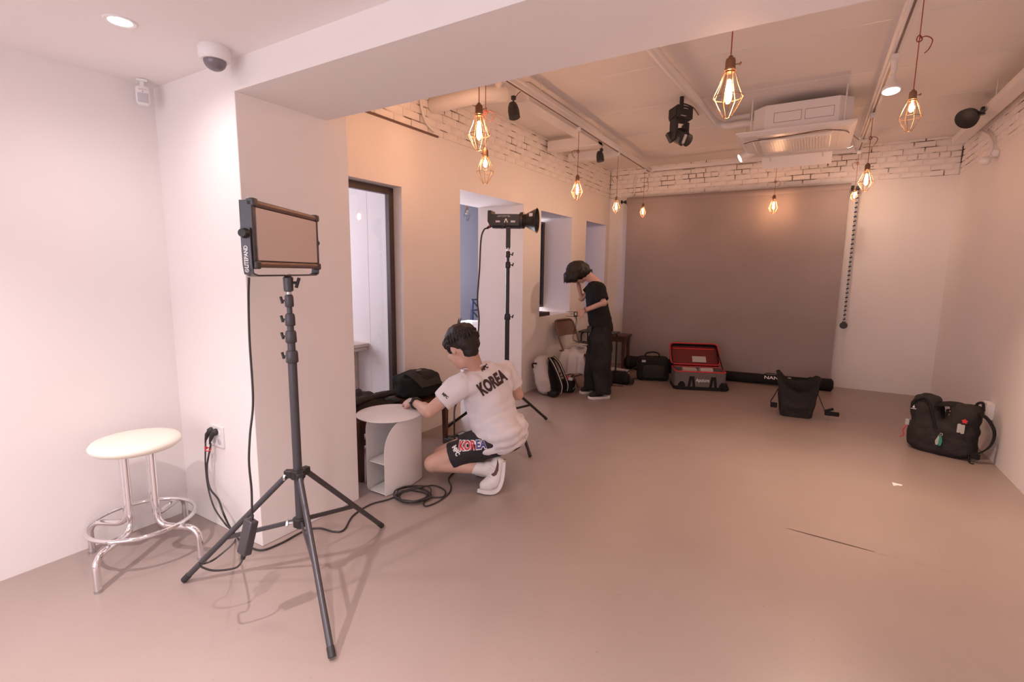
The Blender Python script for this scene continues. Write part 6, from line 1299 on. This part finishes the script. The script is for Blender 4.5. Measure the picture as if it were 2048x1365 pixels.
for k in range(5):
    a_, b_2 = g(967 + 3.2 * k, 964 - 5.2 * k, 3.0), g(979 + 2.2 * k, 968 - 4.6 * k, 3.0); pts = []
    for q_ in range(5):
        h = bv1.ray_cast(a_.lerp(b_2, q_ / 4) - CF * 0.2, CF); 
        if h[0] is not None: pts.append(h[0] - CF * 0.002)
    if len(pts) > 2: part(so1, 'lace', MB().tube(pts, 0.0032, 6), M['sole'], 80)
capm = MB(); capsule(capm, [AnL.lerp(KnL, 0.20), AnL, g(978, 940, 3.19)], [0.042, 0.041, 0.044], 16); part(per1, 'sock', shift(blob(capm, 'sock', M['sole'], 0.008, 3), base1), M['sole'])
off = CF * 0.27 - CR * 0.035 + CU * 0.035
p2 = [(p + off, r) for p, r in pth]; dz = min(p.z - r for p, r in p2) - 0.012
p2 = [(p - V((0, 0, dz)), r) for p, r in p2]; s2 = [p + off - V((0, 0, dz)) for p in sls]; mnz = min(p.z for p in s2) - 0.012; s2 = [p - V((0, 0, mnz)) for p in s2]
crouch_shoe(p2, s2, p2[3][0] - CR * 0.03, 'shoe')
# wrist watch
wa = (WrL - ElL).normalized(); wa1, wa2 = frame(wa); wc = WrL - wa * 0.022
w_ = part(per1, 'watch', MB().tube([wc + (wa1 * math.cos(a) + wa2 * math.sin(a)) * 0.0335 for a in [2 * math.pi * k / 22 for k in range(22)]], 0.0085, 8, closed=True), M['rubber'], 80)
wd_ = (-CF * 0.85 + CU * 0.35 - CR * 0.3); wd_ = (wd_ - wa * wd_.dot(wa)).normalized(); ws = wa.cross(wd_)
part(w_, 'watch_case', MB().lathe([(0.001, 0), (0.022, 0), (0.0235, 0.006), (0.020, 0.013), (0.001, 0.013)], 20, mx_from(wc + wd_ * 0.032, wa, ws, wd_)), M['black'], 40)
part(w_, 'watch_face', MB().lathe([(0.001, 0.0132), (0.016, 0.0132), (0.016, 0.0142), (0.001, 0.0142)], 18, mx_from(wc + wd_ * 0.032, wa, ws, wd_)), M['greytag'])

# ---------------------------------------------------------------- standing person in black
Dn = (onz(1200, 797) - CC).dot(CF); Df = (onz(1175, 787) - CC).dot(CF); D0 = (Dn + Df) / 2
def h(x, y, dd=0.0): return dep(x, y, D0 + dd)
CRh = V((CR.x, CR.y, 0)).normalized(); CFh = V((CF.x, CF.y, 0)).normalized(); ZU = V((0, 0, 1))
mb = MB(); Hc2 = h(1160, 543); F2, L2, U2, R2 = head_shape(mb, Hc2, -CRh * 0.66 - ZU * 0.74 + CFh * 0.1, ZU * 0.8 - CRh * 0.6, 1.0)
Nb2 = h(1187, 561); capsule(mb, [Hc2 - F2 * 0.035 - U2 * 0.05, h(1180, 556), Nb2, h(1192, 572)], [0.056, 0.055, 0.060, 0.08])
def s2_(x, y, ra, rb): return ring_(h(x, y), CFh, CRh, ra, rb)
mb.loft([s2_(1189, 566, 0.09, 0.055), s2_(1190, 578, 0.16, 0.088), s2_(1192, 600, 0.155, 0.095), s2_(1198, 630, 0.145, 0.10), s2_(1202, 655, 0.15, 0.105), s2_(1203, 675, 0.14, 0.10)])
A1, E1, Wr1 = h(1197, 578, -0.165), h(1208, 606, -0.24), h(1168, 622, -0.16)
A2, E2, Wr2 = h(1184, 578, 0.150), h(1163, 597, 0.20), h(1157, 571, 0.13)
capsule(mb, [A1, E1, Wr1], [0.050, 0.040, 0.025]); capsule(mb, [A2, E2, Wr2], [0.050, 0.040, 0.027])
HL, HR = h(1203, 672, -0.10), h(1199, 672, 0.10); KL, KR = h(1202, 728, Dn - D0 - 0.0), h(1188, 728, Df - D0); FL_, FR_ = onz(1207, 784, 0.09), onz(1182, 776, 0.09)
capsule(mb, [HL, KL, FL_], [0.085, 0.058, 0.04]); capsule(mb, [HR, KR, FR_], [0.085, 0.058, 0.04])
hand(mb, Wr1, (-CRh * 0.95 - ZU * 0.35 - CFh * 0.05), (ZU * 0.55 - CFh * 0.8), 0.98, 0.75, -1); hand(mb, Wr2, (ZU * 1.0 - CRh * 0.15), (-CRh * 0.7 + CFh * 0.5), 0.95, 0.25, 1)
me = blob(mb, 'person', M['skin2'], 0.0085, 4); base2 = V((h(1195, 700).x, h(1195, 700).y, 0.0)); shift(me, base2)
per2 = bpy.data.objects.new('person', me); COL.objects.link(per2); per2.location = base2; ORG[per2] = base2
tag(per2, 'person in black T-shirt and washed black jeans standing with head bowed by the folding chair', 'person')
eyes(per2, Hc2, F2, L2, U2, R2, 1.0)
mb = MB(); hcn = h(1156, 541); RI = Matrix((CRh, CFh, ZU)).transposed()
mb.ell(hcn, V((0.140, 0.115, 0.112)), RI, 22, 14); mb.ell(h(1138, 553), V((0.062, 0.105, 0.075)), RI); mb.ell(h(1147, 557), V((0.055, 0.105, 0.050)), RI); mb.ell(h(1171, 543), V((0.060, 0.10, 0.062)), RI); mb.ell(h(1149, 551), V((0.07, 0.11, 0.062)), RI)
hm2 = blob(mb, 'hair', M['hair'], 0.009, 4, 0.010, 22, 5.0)
lk = MB(); rn = random.Random(9)
for k in range(46):
    a = rn.uniform(0, 2 * math.pi); x = 1156 + 26 * math.cos(a); y = 547 + 12 * abs(math.sin(a * 0.5 + 0.3)) ; dd_ = 0.10 * math.sin(a)
    p = h(x, y - 6, dd_); dv = (-ZU * 0.9 + CRh * (0.55 * math.cos(a)) * (1.0 if math.cos(a) > 0 else 0.15)).normalized(); l_ = rn.uniform(0.05, 0.09)
    if 1158 < x < 1178 and dd_ < 0.0: continue
    lk.tube([p + ZU * 0.03, p, p + dv * l_ * 0.6, p + dv * l_], [0.015, 0.016, 0.010, 0.002], 6)
lm2 = lk.mesh('locks', M['hair'], 80); bm = bmesh.new(); bm.from_mesh(hm2); bm.from_mesh(lm2); bm.to_mesh(hm2); bm.free()
for p in hm2.polygons: p.use_smooth = True
part(per2, 'hair', shift(hm2, base2), M['hair'])
mb = MB(); mb.loft([s2_(1189, 563, 0.085, 0.058), s2_(1190, 571, 0.155, 0.085), s2_(1190, 582, 0.185, 0.108), s2_(1192, 602, 0.175, 0.118), s2_(1198, 630, 0.175, 0.130), s2_(1202, 650, 0.18, 0.134), s2_(1203, 661, 0.178, 0.130)])
e1 = A1.lerp(E1, 0.82); e2 = A2.lerp(E2, 0.55); mb.tube([A1 - (e1 - A1) * 0.2, A1, e1], [0.065, 0.078, 0.068], 16); mb.tube([A2 - (e2 - A2) * 0.2, A2, e2], [0.065, 0.075, 0.070], 16); mb.ell(A1, 0.076); mb.ell(A2, 0.074)
part(per2, 'tee_shirt', shift(blob(mb, 'tee_shirt', M['blacktee'], 0.010, 4, 0.010, 9, 4.0), base2), M['blacktee'])
mb = MB(); mb.loft([s2_(1202, 648, 0.165, 0.118), s2_(1202, 672, 0.175, 0.122), s2_(1202, 690, 0.15, 0.11)])
mb.tube([HL, HL.lerp(KL, 0.5), KL, KL.lerp(FL_, 0.6), V((FL_.x, FL_.y, 0.055))], [0.125, 0.118, 0.112, 0.100, 0.080], 18); mb.tube([HR, HR.lerp(KR, 0.5), KR, KR.lerp(FR_, 0.6), V((FR_.x, FR_.y, 0.055))], [0.12, 0.115, 0.110, 0.100, 0.080], 18); mb.ell(HL, 0.12); mb.ell(HR, 0.12)
part(per2, 'jeans', shift(blob(mb, 'jeans', M['jeans'], 0.010, 4, 0.012, 8, 7.0, cut=[(V((0, 0, 0.05)), V((0, 0, -1)))]), base2), M['jeans'])
for toe, heel in ((onz(1176, 799), onz(1219, 796)), (onz(1159, 788), onz(1194, 786))):
    d_ = (heel - toe).normalized(); mb = MB(); capsule(mb, [toe + d_ * 0.045 + ZU * 0.045, toe + d_ * 0.11 + ZU * 0.055, heel - d_ * 0.045 + ZU * 0.065], [0.033, 0.040, 0.040], 14)
    me = blob(mb, 'shoe', M['fabric2'], 0.008, 3); 
    for v in me.vertices: v.co.z = max(v.co.z, 0.016)
    o = part(per2, 'shoe', shift(me, base2), M['fabric2']); nn = V((-d_.y, d_.x, 0)); sm = mx_from((toe + heel) / 2, d_, nn, ZU); Lk = (heel - toe).length
    part(o, 'sole', MB().loft([[sm @ V((x * kx, y * kx, z)) for x, y in rect_round(Lk * 1.02, 0.092, 0.045, 5)] for z, kx in ((0.0, 0.95), (0.006, 1.0), (0.024, 1.0), (0.028, 0.96))]), M['sole'], 50)
    part(o, 'side_stripe', MB().cbox((Lk * 0.22, -0.043, 0.05), (0.06, 0.006, 0.014), sm @ Matrix.Rotation(-0.5, 4, 'Y') if False else sm), M['printwhite'], None)
wa = (Wr1 - E1).normalized(); wa1, wa2 = frame(wa)
for k, o_ in enumerate((0.004, 0.022)): part(per2, 'bracelet', MB().tube([Wr1 - wa * o_ + (wa1 * math.cos(a) + wa2 * math.sin(a)) * 0.030 for a in [2 * math.pi * j / 18 for j in range(18)]], 0.0045, 6, closed=True), M['brass'] if k else M['greytag'], 80)
part(per2, 'belt_pouch', MB().cbox(h(1180, 659, -0.06), (0.06, 0.05, 0.075)), M['black'], bevel=0.008)
# receiver held in the hand, with aerials
c = h(1151, 629, -0.17); rm = mx_from(c, CRh, CFh, ZU); t = thing('wireless_receiver', c - ZU * 0.03, 'small black wireless receiver with three aerials held by the standing person', 'receiver')
part(t, 'housing', MB().cbox((0, 0, 0), (0.038, 0.035, 0.060), rm), M['black'], bevel=0.006)
for k, z in enumerate((0.026, 0.002, -0.024)): part(t, 'aerial', MB().tube([c + ZU * z - CRh * 0.015, c + ZU * z - CRh * (0.105 if k != 1 else 0.06) + ZU * 0.002], 0.0032, 6), M['black'])
part(t, 'screen', MB().cbox((0.0, -0.018, 0.006), (0.022, 0.002, 0.03), rm), M['greytag'], None)
P = [c - ZU * 0.03 + CRh * 0.01, h(1152, 645, -0.1), h(1148, 662, 0.05), h(1146, 680, 0.3), cq(0.06, -0.02, 0.545)]
solo('receiver_cable', MB().tube(smoothpath(P, 6), 0.003, 6).tube(smoothpath([p + CRh * (0.012 if 0 < i < 4 else 0.0) for i, p in enumerate(P)], 6), 0.0025, 6), M['cable'], 'thin cable running from the wireless receiver down to the draped shirt', 'cable', smooth=70)
